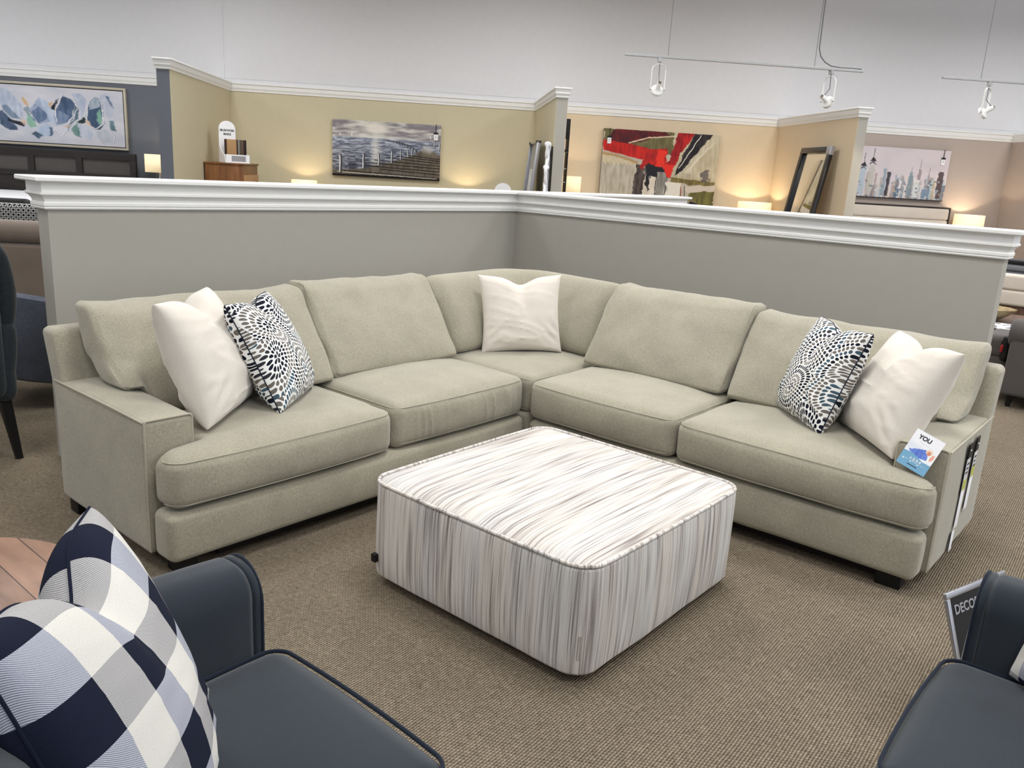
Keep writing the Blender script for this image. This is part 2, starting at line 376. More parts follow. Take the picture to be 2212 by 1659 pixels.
for nm,u0,u1,m in (('left',-12,-3.67,'slate_wall'),('tan',-3.535,.675,'tan_wall'),('beige',.80,4.215,'peach_wall'),('taupe',4.325,7.82,'taupe_wall'),('right',7.95,14,'taupe_wall')):
    struct('wall_back_'+nm,extrude_poly(uvfoot(u0,u1,5.60,5.72),0,2.42),M[m])
k=6
for u0,u1 in ((-12,-3.67),(-3.535,.675),(.80,4.215),(4.325,7.82),(7.95,14)):
    struct('trim_%d'%k,moulding(uvfoot(u0,u1,5.6,5.64),CROWN),M['white_trim']); k+=1
struct('wall_back_upper',extrude_poly(uvfoot(-14,16,5.605,5.75),2.505,4.6),M['white_wall'])
struct('trim_%d'%k,extrude_poly(uvfoot(-12,14,5.601,5.61),2.56,2.60),M['white_wall']); k+=1
struct('trim_%d'%k,extrude_poly(uvfoot(-3.62,-3.60,5.59,5.61),2.5,4.6),M['white_wall']); k+=1
# ------------------------------------------------------------------ sectional sofa
SL=(-2.0,-2.0,0)
sofa=thing('sectional_sofa','long L-shaped beige fabric sectional sofa along the grey half-height wall','sofa',SL)
def sp(name,bm,mat=None,parent=None,kind=None): 
    return mesh_obj(name,shift(bm,(-SL[0],-SL[1],-SL[2])),mat or M['sofa'],parent or sofa)
def seam(path,r=.0032): return tube(path,r,seg=6,closed=True)
XO,YO=-3.637,-3.572      # outer faces of the two arms
# base frames
def wbase(o):
    x,y,z=o; return o
def basebox(lo,hi,**k): return softbox(lo,hi,(.04,.04,.035),(10,10,3),bulge=(.004,.004,.004,.004,0,.01),wr=.004,wf=3,**k)
sp('base',basebox((-3.44,-1.50,.067),(-1.605,-.60,.265)))
sp('base',basebox((-1.635,-3.37,.067),(-.74,-1.56,.265),seed=2))
sp('base',softbox((-1.60,-1.55,.067),(-.62,-.60,.28),.03,(3,3,2)))
# front borders with ears in front of each arm
sp('front_border',softbox((-3.625,-1.512,.067),(-1.605,-1.372,.262),(.035,.035,.03),(14,3,3),bulge=(.004,0,.012,0,0,.006),wr=.004,wf=4))
sp('front_border',softbox((-1.645,-3.552,.067),(-1.525,-1.56,.262),(.035,.035,.03),(3,14,3),bulge=(.012,0,.004,0,0,.006),wr=.004,wf=4,seed=3))
# arms
armL=sp('arm',softbox((XO,-1.365,.067),(-3.44,-.575,.592),(.016,.014,.022),(4,10,8),bulge=(.006,.004,.004,0,0,.014),wr=.002,wf=5))
armR=sp('arm',softbox((-1.515,YO,.067),(-.73,-3.372,.592),(.014,.016,.022),(10,4,8),bulge=(.004,0,.006,.004,0,.014),wr=.002,wf=5,seed=4))
def panel_pipe_x(y,x0,x1,z0,z1,r=.012):   # outline on a face of constant y
    n=6; pts=[]
    for (cx,cz,a) in ((x1-r,z1-r,0),(x0+r,z1-r,90)):
        for t in range(n+1): pts.append((cx+r*math.cos(R(a+90*t/n)),y,cz+r*math.sin(R(a+90*t/n))))
    return [(x1,y,z0)]+pts+[(x0,y,z0)]
b=tube(panel_pipe_x(-1.362,XO+.006,-3.446,.075,.592),.0045,seg=6)
tube([(XO+.002,-1.362,.588),(XO-.002,-1.1,.594),(XO-.002,-.85,.594),(XO+.002,-.58,.59)],.0045,bm=b,seg=6)
b2=mesh_obj('welt',shift(b,(2,2,0)),M['sofa_welt'],armL)
pts=[(-1.512,p[0]+0,p[2]) for p in panel_pipe_x(0,YO+.006,-3.378,.075,.592)]
b=tube(pts,.0045,seg=6)
tube([(-1.512,YO+.002,.588),(-1.3,YO-.002,.594),(-1.0,YO-.002,.594),(-.735,YO+.002,.59)],.0045,bm=b,seg=6)
mesh_obj('welt',shift(b,(2,2,0)),M['sofa_welt'],armR)
# back frames lean outward
def leanL(o):
    x,y,z=o
    if z>.45: y+=(z-.45)*.29
    return [x,y,z]
def leanR(o):
    x,y,z=o
    if z>.45: x+=(z-.45)*.24
    return [x,y,z]
sp('back_frame',softbox((XO+.004,-.70,.067),(-1.5,-.575,.805),(.03,.02,.03),(10,3,8),bulge=(0,0,.01,.0,0,.004),warp=leanL,wr=.002))
sp('back_frame',softbox((-.855,YO+.004,.067),(-.73,-1.45,.82),(.02,.03,.03),(3,10,8),bulge=(.01,0,0,0,0,.004),warp=leanR,wr=.002))
sp('back_frame',softbox((-1.52,-.70,.067),(-.66,-.58,.80),(.02,.02,.03),(6,3,8),warp=leanL))
sp('back_frame',softbox((-.78,-1.47,.067),(-.665,-.55,.80),(.02,.02,.03),(3,6,8),warp=leanR))
# seat cushions
ZS0,ZS1=.268,.475
def seat(lo,hi,bul,warp=None,dense=((),(),()),seed=0,rr=(.05,.05,.045),wr=.004,wf=4,nn=(16,14,5)):
    c=sp('seat_cushion',softbox(lo,hi,rr,nn,bulge=bul,warp=warp,dense=dense,wr=wr,wf=wf,seed=seed,pw=2.4))
    # top and bottom seams follow the boxed edge
    for zz,ins in ((hi[2]-.018,.008),(lo[2]+.026,.006)):
        path=[]
        for p in rrect(lo[0]+ins,hi[0]-ins,lo[1]+ins,hi[1]-ins,rr[0],zz):
            t=[(2*p[i]-lo[i]-hi[i])/(hi[i]-lo[i]) for i in (0,1)]
            o=list(p)
            for i in (0,1):
                w=max(0,1-abs(t[1-i])**2.4); s=bul[2*i+1] if t[i]>0 else -bul[2*i]; o[i]+=s*w*abs(t[i])*.62
            path.append(warp(o) if warp else o)
        mesh_obj('seam',shift(tube(path,.0022,seg=6,closed=True),(2,2,0)),M['sofa_welt'],c)
    return c
def tL(o):
    x,y,z=o; s=min(1,max(0,(y+1.405)/.05)); s=s*s*(3-2*s); lo=-3.615+.182*s; hx=-2.552
    return [hx-(hx-x)*(hx-lo)/(hx+3.615),y,z]
seat((-3.615,-1.515,ZS0),(-2.552,-.80,ZS1),(.012,.0,.03,0,.004,.034),tL,((),(-1.41,-1.395,-1.38,-1.365,-1.35),()),1,(.06,.06,.05))
def pleat(o):
    x,y,z=o
    if y<-1.44:
        e=math.exp(-((x+1.78)/.20)**2)+.75*math.exp(-((x+2.33)/.10)**2); zz=max(0,1-((z-.385)/.10)**2)
        k=(1-min(1,abs(noise.noise(Vector((x*17+z*2,z*1.5,3.3))))*3.2))**2; y-=.012*e*zz*k
    return [x,y,z]
seat((-2.540,-1.50,ZS0),(-1.606,-.80,ZS1+.01),(.0,.004,.032,0,.004,.04),pleat,seed=2,nn=(110,10,9))
seat((-1.594,-1.535,ZS0),(-.78,-.74,ZS1+.004),(0,0,0,0,.0,.03),None,seed=3)
seat((-1.64,-2.430,ZS0),(-.86,-1.553,ZS1+.004),(.032,0,.0,.004,.004,.038),None,seed=4)
def tR(o):
    x,y,z=o; s=min(1,max(0,(x+1.555)/.05)); s=s*s*(3-2*s); lo=-3.558+.175*s; hx=-2.442
    return [x,hx-(hx-y)*(hx-lo)/(hx+3.558),z]
seat((-1.645,-3.558,ZS0),(-.86,-2.442,ZS1),(.03,0,.012,.0,.004,.034),tR,((-1.56,-1.545,-1.53,-1.515,-1.50),(),()),5,(.06,.06,.05))
# back cushions: local frame along s, depth d (front negative), height h; then leaned
def backc(s0,s1,axis,front,back,z0,z1,seed,notch=None,bulx=.0,tap=.0):
    def wp(o):
        s,d,h=o
        t=(h-z0)/(z1-z0)
        mid=(front+back)/2; d=mid+(d-mid)*(1.12-.42*max(0,t)**1.4)      # thinner towards the top
        d+=.255*t*1.0                                                  # lean back
        # corner ears at top
        us=(2*s-s0-s1)/(s1-s0); h+=.024*abs(us)**5*max(0,t)**3; s+=math.copysign(.006*max(0,t)**3*abs(us)**6,us)
        if notch:
            ns,side,nz=notch
            q=(s-ns)*side
            w=min(1,max(0,(q+.02)/.05)); w=w*w*(3-2*w)
            if h<nz+.1: h=h+(nz-z0)*w*max(0,(nz+.1-h)/(nz+.1-z0))
        return [s,d,h] if axis=='x' else [d,s,h]
    lo=[s0,front,z0]; hi=[s1,back,z1]
    ns=notch[0] if notch else None
    bm=softbox(lo,hi,(.032,.065,.035),(22,5,16),bulge=(.006,.006,.055,.02,.008,.012),warp=wp,wr=.009,wf=6,seed=seed,pw=2.6,dense=(tuple(ns+t for t in (-.03,-.015,0,.015,.03)) if ns else (),(),()))
    c=sp('back_cushion',bm)
    # welted seam all round the front face
    path=[]
    for p in rrect(s0+.012,s1-.012,z0+.012,z1-.010,.04,0,6,8):
        path.append(wp([p.x,front+.058,p.y]))
    return c
backc(-3.530,-2.478,'x',-1.000,-.77,.485,.900,11,(-3.425,-1,.61))
backc(-2.468,-1.590,'x',-.985,-.76,.490,.918,12)
backc(-2.405,-1.520,'y',-1.130,-.89,.490,.925,13)
backc(-3.500,-2.415,'y',-1.125,-.88,.485,.898,14,(-3.385,-1,.61))
# corner cushion: one bolster folded round the corner with a middle seam
def corner_cushion():
    bm=bmesh.new(); path=[]; 
    A=Vector((-1.575,-.83)); C1=Vector((-.98,-.83)); C2=Vector((-.86,-.95)); B=Vector((-.86,-1.49))
    for t in range(13): path.append(A.lerp(C1,t/12))
    for t in range(1,8):
        a=R(90-90*t/8); path.append(Vector((-.98,-.95))+Vector((math.cos(a),math.sin(a)))*.12)
    for t in range(13): path.append(C2.lerp(B,t/12))
    n=len(path); m=36; rings=[]
    for i,p in enumerate(path):
        a=path[max(0,i-1)]; b=path[min(n-1,i+1)]; tg=(b-a).normalized(); nr=Vector((tg.y,-tg.x))  # points to the seat side
        e=min(i,n-1-i)/(n-1)*2; endt=min(1,(1-(1-min(1,e/.16))**2)**.5+.04) if e<.16 else 1
        mid=math.exp(-((i-(n-1)/2)/1.1)**2)
        ring=[]
        for j in range(m):
            th=2*PI*j/m; c,s=math.cos(th),math.sin(th)
            sc=lambda v,k:math.copysign(abs(v)**k,v)
            d=sc(c,.75); h=sc(s,.55)
            t=(h+1)/2; dep=(.125 if d>0 else .09)*(1.15-.5*t**1.3)*(.25+.75*endt)*(1-.17*mid)
            hh=.489+(.925-.489+.012*(1-abs(2*i/(n-1)-1)))*t-.004*mid*t; hh=.489+(hh-.489)*(1-(1-endt)*.03)
            off=nr*(d*dep)-nr*(.19*t-.03)
            q=Vector((p.x+off.x,p.y+off.y,hh)); w=q*4.5; q+=Vector((off.x,off.y,0)).normalized()*.008*noise.noise(w)
            ring.append(bm.verts.new(q))
        rings.append(ring)
    for X,Y in zip(rings,rings[1:]):
        for j in range(m): bm.faces.new((X[j],X[(j+1)%m],Y[(j+1)%m],Y[j]))
    bm.faces.new(rings[0]); bm.faces.new(rings[-1])
    im=(n-1)//2; mp=[rings[im][j].co.copy() for j in list(range(-8,9))]
    c=sp('back_cushion',bm)
    mesh_obj('seam',shift(tube(mp,.0025,seg=6),(2,2,0)),M['sofa_welt'],c)
    return c
cc=corner_cushion()
# feet
for lo,hi in (((-1.60,-3.50,0),(-1.51,-3.40,.068)),((-.85,-3.53,0),(-.77,-3.45,.068)),((-3.58,-1.47,0),(-3.50,-1.38,.068)),((-3.62,-.68,0),(-3.55,-.60,.068)),((-1.70,-1.42,0),(-1.62,-1.34,.068)),((-.80,-.75,0),(-.72,-.67,.068))):
    sp('leg',bbox(lo,hi),M['black_leg'])
sp('plinth',box((-1.56,-3.40,.02),(-1.50,-1.62,.075)),M['black_leg']); sp('plinth',box((-3.40,-1.44,.02),(-1.62,-1.38,.075)),M['black_leg'])
# ------------------------------------------------------------------ throw pillows
def pillow_bm(w,h,t,chop=.05,c=.035,seed=0,n=56,wr=.006,seat=.02,side=0):
    bm=bmesh.new(); uvl=bm.loops.layers.uv.new('UVMap'); S=[math.sin(PI/2*(2*i/n-1)) for i in range(n+1)]
    def pt(u,v,sg):
        ta=max(0.,(1-u*u))*max(0.,(1-v*v)); f=ta**.37
        k=max(0,(v+1)/2)
        f*=1-.42*math.exp(-((u-side)/.16)**2)*k**2.5
        f*=1+.25*(1-k)*(1-abs(u))            # fuller low down
        x=u*w/2*(1-c*(1-v*v)-.05*(1-k)*0); z=h/2*(1+v*(1-c*(1-u*u)))
        z-=chop*math.exp(-((u-side)/.30)**2)*k**4*(1)
        x+=u*.012*k**4
        y=sg*t/2*f
        q=Vector((u*2.2,v*2.2,sg+seed*5.1)); y+=sg*wr*.6*f*noise.noise(q)
        fo=1-abs(noise.noise(Vector((u*1.1+.6*v,v*3.4+.5*u,seed*2.7+sg)))*2.2); y+=sg*wr*.9*f*(1-.55*k)*max(0,fo)**5
        # creases fanning from the bottom corners
        y+=-sg*.010*f*math.exp(-((abs(u)-.75)**2+(v+.55)**2)/.05)*math.sin(18*(abs(u)+v))
        z=max(z,seat*(1-abs(u)**4)*.2)
        return (x,y,z)
    V={}
    for sg in (-1,1):
        for i in range(n+1):
            for j in range(n+1):
                e=i in(0,n) or j in(0,n)
                if e and sg==1: V[(sg,i,j)]=V[(-1,i,j)]; continue
                V[(sg,i,j)]=bm.verts.new(pt(S[i],S[j],sg))
    for sg in (-1,1):
        for i in range(n):
            for j in range(n):
                q=[(i,j),(i+1,j),(i+1,j+1),(i,j+1)]
                try: f=bm.faces.new([V[(sg,)+a] for a in q])
                except ValueError: continue
                for l,a in zip(f.loops,q): l[uvl].uv=(S[a[0]]*w/2+ (2+seed*1.7) + (3 if sg>0 else 0),S[a[1]]*h/2+1)
    edge=[pt(S[i],-1,-1) for i in range(n+1)]+[pt(1,S[j],-1) for j in range(1,n+1)]+[pt(S[i],1,-1) for i in range(n-1,-1,-1)]+[pt(-1,S[j],-1) for j in range(n-1,0,-1)]
    return bm,edge
def pmat(cx,cy,z,hd,tilt,roll):
    X=Vector((math.cos(hd),math.sin(hd),0)); N=Vector((math.sin(hd),-math.cos(hd),0))
    Z=Vector((0,0,1))*math.cos(tilt)-N*math.sin(tilt); X2=X*math.cos(roll)+Z*math.sin(roll); Z2=-X*math.sin(roll)+Z*math.cos(roll); Y2=Z2.cross(X2)
    m=Matrix((X2,Y2,Z2)).transposed().to_4x4(); m.translation=Vector((cx,cy,z)); return m
def throw(name,label,cx,cy,z,hd,tilt,roll,w,h,t,mat,welt=None,group=None,**k):
    bm,edge=pillow_bm(w,h,t,**k); o=mesh_obj(name,bm,mat); o.matrix_world=pmat(cx,cy,z,R(hd),R(tilt),R(roll)); tag(o,label,'pillow',group)
    if welt: mesh_obj('welt',tube(edge,.0028,seg=6,closed=True),welt,o)
    return o
throw('throw_pillow','plain cream throw pillow leaning against the sofa\'s left arm',-3.165,-1.16,.498,41,21,-1,.53,.52,.235,M['cream'],seed=1,chop=.09,wr=.012)
throw('throw_pillow','petal-print pillow beside the cream pillow on the left seat',-2.845,-1.18,.498,38.5,26.7,-1.4,.47,.50,.205,M['petals'],M['navy_welt'],seed=2,chop=.08,wr=.008)
throw('throw_pillow','cream throw pillow standing upright in the sofa corner',-1.216,-1.143,.497,-41.3,17.4,2.2,.49,.475,.17,M['cream'],seed=3,chop=.045,c=.075,wr=.010)
throw('throw_pillow','petal-print pillow on the right seat of the sectional',-1.24,-2.86,.496,-134.6,20.1,1,.46,.49,.205,M['petals'],M['navy_welt'],seed=4,chop=.06,wr=.008)
throw('throw_pillow','cream throw pillow leaning against the sofa\'s right arm',-1.30,-3.19,.496,-138.3,25,.6,.50,.50,.235,M['cream'],seed=5,chop=.09,wr=.012)
# ------------------------------------------------------------------ ottoman
OT=(-2.565,-2.475,0)
ott=thing('ottoman','large square ottoman in grey and white streaked stripe fabric','ottoman',OT)
def ottoman():
    hx,hy=.520,.505; z0,z1=.022,.425; lo=(-hx,-hy,z0); hi=(hx,hy,z1)
    bm=softbox(lo,hi,(.085,.085,.03),(16,16,8),bulge=(.012,.012,.012,.012,0,.02),wr=.002,wf=4,pw=3,k=6)
    bm.normal_update(); uvl=bm.loops.layers.uv.new('UVMap')
    for f in bm.faces:
        c=f.calc_center_median(); n=f.normal; top=c.z>z1-.014 and abs(n.z)>.35
        for l in f.loops:
            p=l.vert.co
            if top:
                bend=.05*(max(0,(-p.x-hx+.2)/.2)**2)*0; uv=(p.y+bend+5,p.x+5)
            else:
                a=math.atan2(c.y,c.x)
                # perimeter coordinate: continuous with the top stripes on the ends
                px,py=max(-hx+.085,min(hx-.085,p.x)),max(-hy+.085,min(hy-.085,p.y))
                if abs(n.x)>abs(n.y)+.0: uv=(p.y+5-(0 if abs(p.y)<hy-.085 else 0),p.z)
                else: uv=(p.x+9.3,p.z+2)
            l[uvl].uv=uv
    o=mesh_obj('body',bm,M['stripe'],ott)
    path=[]
    for p in rrect(-hx+.006,hx-.006,-hy+.006,hy-.006,.08,z1-.012,8,12):
        tx,ty=p.x/hx,p.y/hy; path.append((p.x+.012*tx*max(0,1-abs(ty)**3)*.7,p.y+.012*ty*max(0,1-abs(tx)**3)*.7,p.z))
    bw=tube(path,.0065,seg=8,closed=True); uvl=bw.loops.layers.uv.new('UVMap')
    for f in bw.faces:
        for l in f.loops: q=l.vert.co; l[uvl].uv=(math.atan2(q.y,q.x)*.5+3,q.z)
    mesh_obj('welt',bw,M['stripe'],ott)
    for sx in (-1,1):
        for sy in (-1,1): mesh_obj('leg',lathe([(.02,0),(.024,.03)],seg=12),M['black_leg'],ott).location=(sx*.42,sy*.40,0)
    mesh_obj('fabric_tag',box((-.538,.44,.10),(-.520,.462,.13)),M['black'],ott)
ottoman()
# ------------------------------------------------------------------ painted canvases (colours laid on a fine mesh)
def lin(c): 
    c=np.asarray(c,float)/255; return np.where(c<=.04045,c/12.92,((c+.055)/1.055)**2.4)
class Art:
    def __init__(s,w,h,base,seed=0):
        s.w,s.h=w,h; s.rng=np.random.RandomState(seed); s.a=np.zeros((h,w,3)); s.a[:]=base
        s.y,s.x=np.mgrid[0:h,0:w]; s.x=(s.x+.5)/w; s.y=(s.y+.5)/h; s.n=[s.smooth(k) for k in (9,22,60)]; s.streak=s.smooth(70,9)
    def smooth(s,k,ky=None):
        ky=ky or max(3,int(k*s.h/s.w)+2); g=s.rng.rand(ky+2,k+2); X=s.x*k;Y=s.y*ky; i=X.astype(int);j=Y.astype(int);fx=X-i;fy=Y-j
        fx=fx*fx*(3-2*fx);fy=fy*fy*(3-2*fy)
        return (g[j,i]*(1-fx)+g[j,i+1]*fx)*(1-fy)+(g[j+1,i]*(1-fx)+g[j+1,i+1]*fx)*fy
    def blend(s,m,c,al=1):
        m=np.clip(m*al,0,1)[...,None]; s.a=s.a*(1-m)+np.asarray(c,float)*m
    def poly(s,pts,c,al=1,rough=.006,c2=None,soft=.004):
        x=s.x+rough*(s.n[2]-.5)*2+rough*(s.n[1]-.5)*2; y=s.y+rough*(s.n[1]-.5)*2; ins=np.zeros(x.shape,bool); dist=np.full(x.shape,9.); n=len(pts)
        for i in range(n):
            x1,y1=pts[i];x2,y2=pts[(i+1)%n]
            cnd=((y1>y)!=(y2>y)); t=(x2-x1)*(y-y1)/((y2-y1) if y2!=y1 else 1e-9)+x1; ins^=cnd&(x<t)
            dx,dy=x2-x1,y2-y1; u=np.clip(((x-x1)*dx+(y-y1)*dy)/(dx*dx+dy*dy+1e-12),0,1); dist=np.minimum(dist,np.hypot(x-x1-u*dx,y-y1-u*dy))
        m=np.where(ins,np.clip(.5+dist/soft/2,0,1),np.clip(.5-dist/soft/2,0,1))
        if c2 is not None:
            k=np.clip((s.n[1]*.5+s.streak*.9-.3)*1.1,0,1)[...,None]; cc=np.asarray(c,float)*(1-k)+np.asarray(c2,float)*k; mm=(m*al)[...,None]; s.a=s.a*(1-mm)+cc*mm
        else: s.blend(m,c,al)
    def line(s,pts,w,c,al=1,rough=.004):
        x=s.x+rough*(s.n[1]-.5)*2;y=(s.y+rough*(s.n[2]-.5)*2)
        d=np.full(x.shape,9.); asp=s.h/s.w
        for (x1,y1),(x2,y2) in zip(pts,pts[1:]):
            dx,dy=x2-x1,(y2-y1)*asp; u=np.clip(((x-x1)*dx+(y-y1)*asp*dy)/(dx*dx+dy*dy+1e-12),0,1); d=np.minimum(d,np.hypot(x-x1-u*dx,(y-y1)*asp-u*dy))
        s.blend(np.clip((w-d)/(.6*w)+.3,0,1),c,al)
    def ell(s,cx,cy,rx,ry,a,c,al=1,soft=.25,c2=None):
        asp=s.h/s.w; dx=s.x-cx; dy=(s.y-cy)*asp; ca,sa=math.cos(R(a)),math.sin(R(a)); u=dx*ca+dy*sa; v=-dx*sa+dy*ca
        r=np.sqrt((u/rx)**2+(v/ry)**2)+.25*(s.n[1]-.5)
        m=np.clip((1-r)/soft,0,1)
        if c2 is not None: s.blend(m,c2,al); s.blend(m*np.clip(.5+v/ry*.7,0,1),c,al)
        else: s.blend(m,c,al)
    def mesh(s,name,wd,ht,mat,parent,loc=(0,0,0),y=0):
        """front surface in local XZ plane facing -Y"""
        w,h=s.w,s.h; X,Z=np.meshgrid(np.linspace(0,wd,w+1),np.linspace(ht,0,h+1)); co=np.stack([X,np.full_like(X,y),Z],-1).reshape(-1,3)
        i=(np.arange(h)[:,None]*(w+1)+np.arange(w)[None]).ravel(); F=np.stack([i,i+w+1,i+w+2,i+1],1)
        me=D.meshes.new(name); me.vertices.add(len(co)); me.vertices.foreach_set('co',co.ravel()); me.loops.add(F.size); me.loops.foreach_set('vertex_index',F.ravel().astype(np.int32))
        me.polygons.add(len(F)); me.polygons.foreach_set('loop_start',np.arange(0,F.size,4,dtype=np.int32)); me.update(calc_edges=True)
        ca=me.color_attributes.new('paint','FLOAT_COLOR','CORNER'); c=np.ones((h*w,4,4),np.float32); c[:,:,:3]=lin(np.clip(s.a,0,255)).reshape(-1,1,3); ca.data.foreach_set('color',c.ravel())
        me.materials.append(mat); o=D.objects.new(name,me); COL.objects.link(o); o.parent=parent; o.location=loc; return o
def canvas(name,label,u0,u1,z0,z1,art,depth=.035,frame=None,tagx=None):
    t=thing(name,label,'painting',P(u0,5.595,z0),-PI/4); w,h=u1-u0,z1-z0
    if frame:
        fw=.03; b=bmesh.new()
        for lo,hi in (((0,-.045,0),(w,0,fw)),((0,-.045,h-fw),(w,0,h)),((0,-.045,fw),(fw,0,h-fw)),((w-fw,-.045,fw),(w,0,h-fw))): bbox(lo,hi,.004,b)
        mesh_obj('frame',b,frame,t)
        b=bmesh.new(); g=fw+.006; q=.006
        mesh_obj('liner',box((fw,-.03,fw),(w-fw,-.012,h-fw)),M['black'],t)
        art.mesh('canvas',w-2*g-2*q,h-2*g-2*q,M['paint'],t,(g+q,-.034,g+q))
    else:
        mesh_obj('stretcher',bbox((0,-depth,0),(w,-.002,h),.002),M['stretch_edge'],t); art.mesh('canvas',w,h,M['paint'],t,(0,-depth-.0012,0))
    if tagx is not None:
        x=tagx; k=mesh_obj('hang_tag',bbox((x-.028,-depth-.012,h-.205),(x+.028,-depth-.009,h-.12),.001),M['paper'],t)
        mesh_obj('tag_clip',bbox((x-.03,-depth-.014,h-.125),(x+.03,-depth-.007,h-.10),.001),M['black'],k)
        mesh_obj('tag_strap',box((x-.004,-depth-.012,h-.11),(x+.004,-depth-.009,h+.01)),M['black'],k)
        b=bmesh.new()
        for i in range(4): box((x-.015,-depth-.0128,h-.14-.012*i-.004),(x+.015-.004*(i%2),-depth-.012,h-.14-.012*i),b)
        mesh_obj('tag_print',b,M['grey_ink'],k)
    return t
M['stretch_edge']=plain('canvas_edge_grey',(120,116,112),.7)
# sea and boardwalk
A=Art(300,150,(150,152,162),1)
hz=.30
sky=A.smooth(11,24)*.65+A.smooth(26,50)*.35; k=np.clip((sky-.35)*2.2,0,1)[...,None]; msky=(A.y<hz)[...,None]
A.a=np.where(msky,np.array((128,124,130))*(1-k)+np.array((205,202,196))*k,A.a)
A.ell(.40,.13,.20,.10,0,(226,222,210),.9,.8); A.ell(.40,.28,.5,.03,0,(214,214,208),.9,.8)
wave=A.smooth(16,60)*.6+A.smooth(40,90)*.4; k=np.clip((wave-.34)*2.6,0,1)[...,None]; msea=(A.y>=hz)[...,None]; dp=np.clip((A.y-hz)/.6,0,1)[...,None]
A.a=np.where(msea,(np.array((104,110,128))*(1-dp*.4))*(1-k)+(np.array((184,190,204))*(1-dp*.22))*k,A.a)
A.ell(.40,.55,.06,.26,0,(224,220,210),.75,.9)
A.line([(.50,.325),(.62,.35),(.72,.40),(.78,.46),(.79,.52)],.006,(78,78,86))
for i in range(9): x=.56+.027*i; y0=.335+.0035*i*i*.5; A.line([(x,y0),(x,y0+.015+.007*i)],.005,(62,62,70))
A.poly([(0,.90),(.28,.86),(.55,.70),(.78,.53),(.83,.44),(.93,.47),(1,.55),(1,1),(0,1)],(112,104,92),1,.004,(84,76,66))
A.ell(.88,.44,.07,.05,0,(176,176,176),.8,.6)
for y0,yr in ((.57,.58),(.60,.615),(.64,.655),(.69,.70),(.74,.75),(.79,.805),(.85,.86),(.905,.925)):
    x0=max(0,1.02-(y0-.42)*2.35) if y0<.84 else max(0,.62-(y0-.82)*6); A.line([(x0,y0+.012*(1-x0)-.012),(1,yr+.03)],.0045,(34,28,28))
A.line([(0,.985),(1,.985)],.012,(12,10,12)); A.line([(.05,.93),(.55,.95),(.97,.965)],.005,(196,190,178),.8)
for x,y0,y1,w in ((.075,.64,.93,.014),(.29,.60,.84,.012),(.43,.58,.78,.010),(.55,.52,.72,.010),(.63,.50,.655,.007),(.695,.48,.60,.006),(.735,.46,.57,.005),(.945,.30,.39,.006),(.99,.33,.45,.006)):
    A.line([(x,y0),(x,y1)],w,(60,60,64)); A.line([(x-w*.5,y0-.005),(x-w*.5,y1)],w*.45,(220,222,224))
for x,y in ((.07,.275),(.175,.27),(.905,.25)): A.line([(x,y-.04),(x,y)],.004,(228,230,234))
canvas('seascape_painting','grey seascape painting of a curving wooden boardwalk on the tan wall',-2.147,-.647,1.362,2.118,A,tagx=1.43)
# red and black abstract
A=Art(280,168,(186,176,160),2)
A.poly([(0,0),(.62,0),(.60,.30),(0,.2)],(116,108,72),1,.01,(92,86,58))
A.poly([(.08,.0),(.52,.0),(.57,.05),(.40,.09),(.22,.2),(.02,.17)],(70,26,30),1,.01,(120,32,38)); A.line([(.22,.17),(.38,.09),(.60,.05)],.006,(214,190,160))
A.poly([(.60,0),(1,0),(1,.62),(.62,.60)],(176,164,136),1,.01,(204,194,168)); 
for a in range(7): A.line([(.96-.03*a,.1+.03*a),(.72-.02*a+.03*a,.52)],.005,(222,214,192),.5)
A.poly([(0,.42),(.30,.46),(.33,1),(0,1)],(196,188,172),1,.01,(164,154,134)); 
for i in range(24): x=.01+.012*i; A.line([(x,.33+.004*i),(x+.004,.43+.03*((i*7)%3)/2)],.003,(236,214,160),.8)
A.line([(0,.32),(.15,.35),(.3,.42)],.012,(170,128,70),.6)
A.poly([(.30,.44),(.36,.46),(.385,.50),(.36,1),(.28,1)],(58,50,48),1,.01,(96,84,78)); A.poly([(.385,.5),(.56,.47),(.56,1),(.36,1)],(226,218,204),1,.008,(208,196,178))
A.poly([(.38,.42),(.44,.40),(.55,.48),(.56,.62),(.52,.60),(.42,.58),(.43,.80),(.39,.70)],(34,32,38),1,.008); A.poly([(.48,.52),(.57,.52),(.56,.9),(.475,.93)],(120,116,110),1,.008,(190,184,172))
A.line([(.48,.55),(.475,.93),(.56,.92),(.575,.55)],.003,(30,30,34)); A.poly([(.57,.66),(.72,.66),(.70,.86),(.57,.84)],(226,220,206),1,.012)
A.poly([(0,.14),(.25,.19),(.42,.235),(.56,.22),(.55,.40),(.46,.45),(.40,.42),(.36,.52),(.33,.48),(.36,.38),(0,.28)],(206,40,32),1,.008,(150,28,28))
A.poly([(.64,0),(.78,0),(.66,.30),(.62,.48),(.60,.60),(.56,.58),(.55,.48),(.51,.44),(.58,.36)],(190,32,32),1,.008,(122,18,26))
A.poly([(.48,.24),(.555,.25),(.52,.47),(.46,.46)],(226,52,36),1,.006); A.poly([(.52,.42),(.63,.42),(.60,.60),(.565,.58)],(222,46,34),1,.006)
A.poly([(.78,0),(.93,0),(.82,.22),(.70,.50),(.64,.56),(.66,.42)],(28,24,28),1,.008,(50,44,48)); A.line([(.83,.02),(.67,.46)],.004,(220,216,206)); A.line([(.85,.2),(.68,.54)],.003,(190,186,176))
A.poly([(.60,.58),(1,.62),(1,.69),(.62,.66)],(104,92,54),1,.015,(150,134,80)); A.poly([(.86,.50),(.92,.46),(.93,.64),(.87,.63)],(92,84,84),.8,.02)
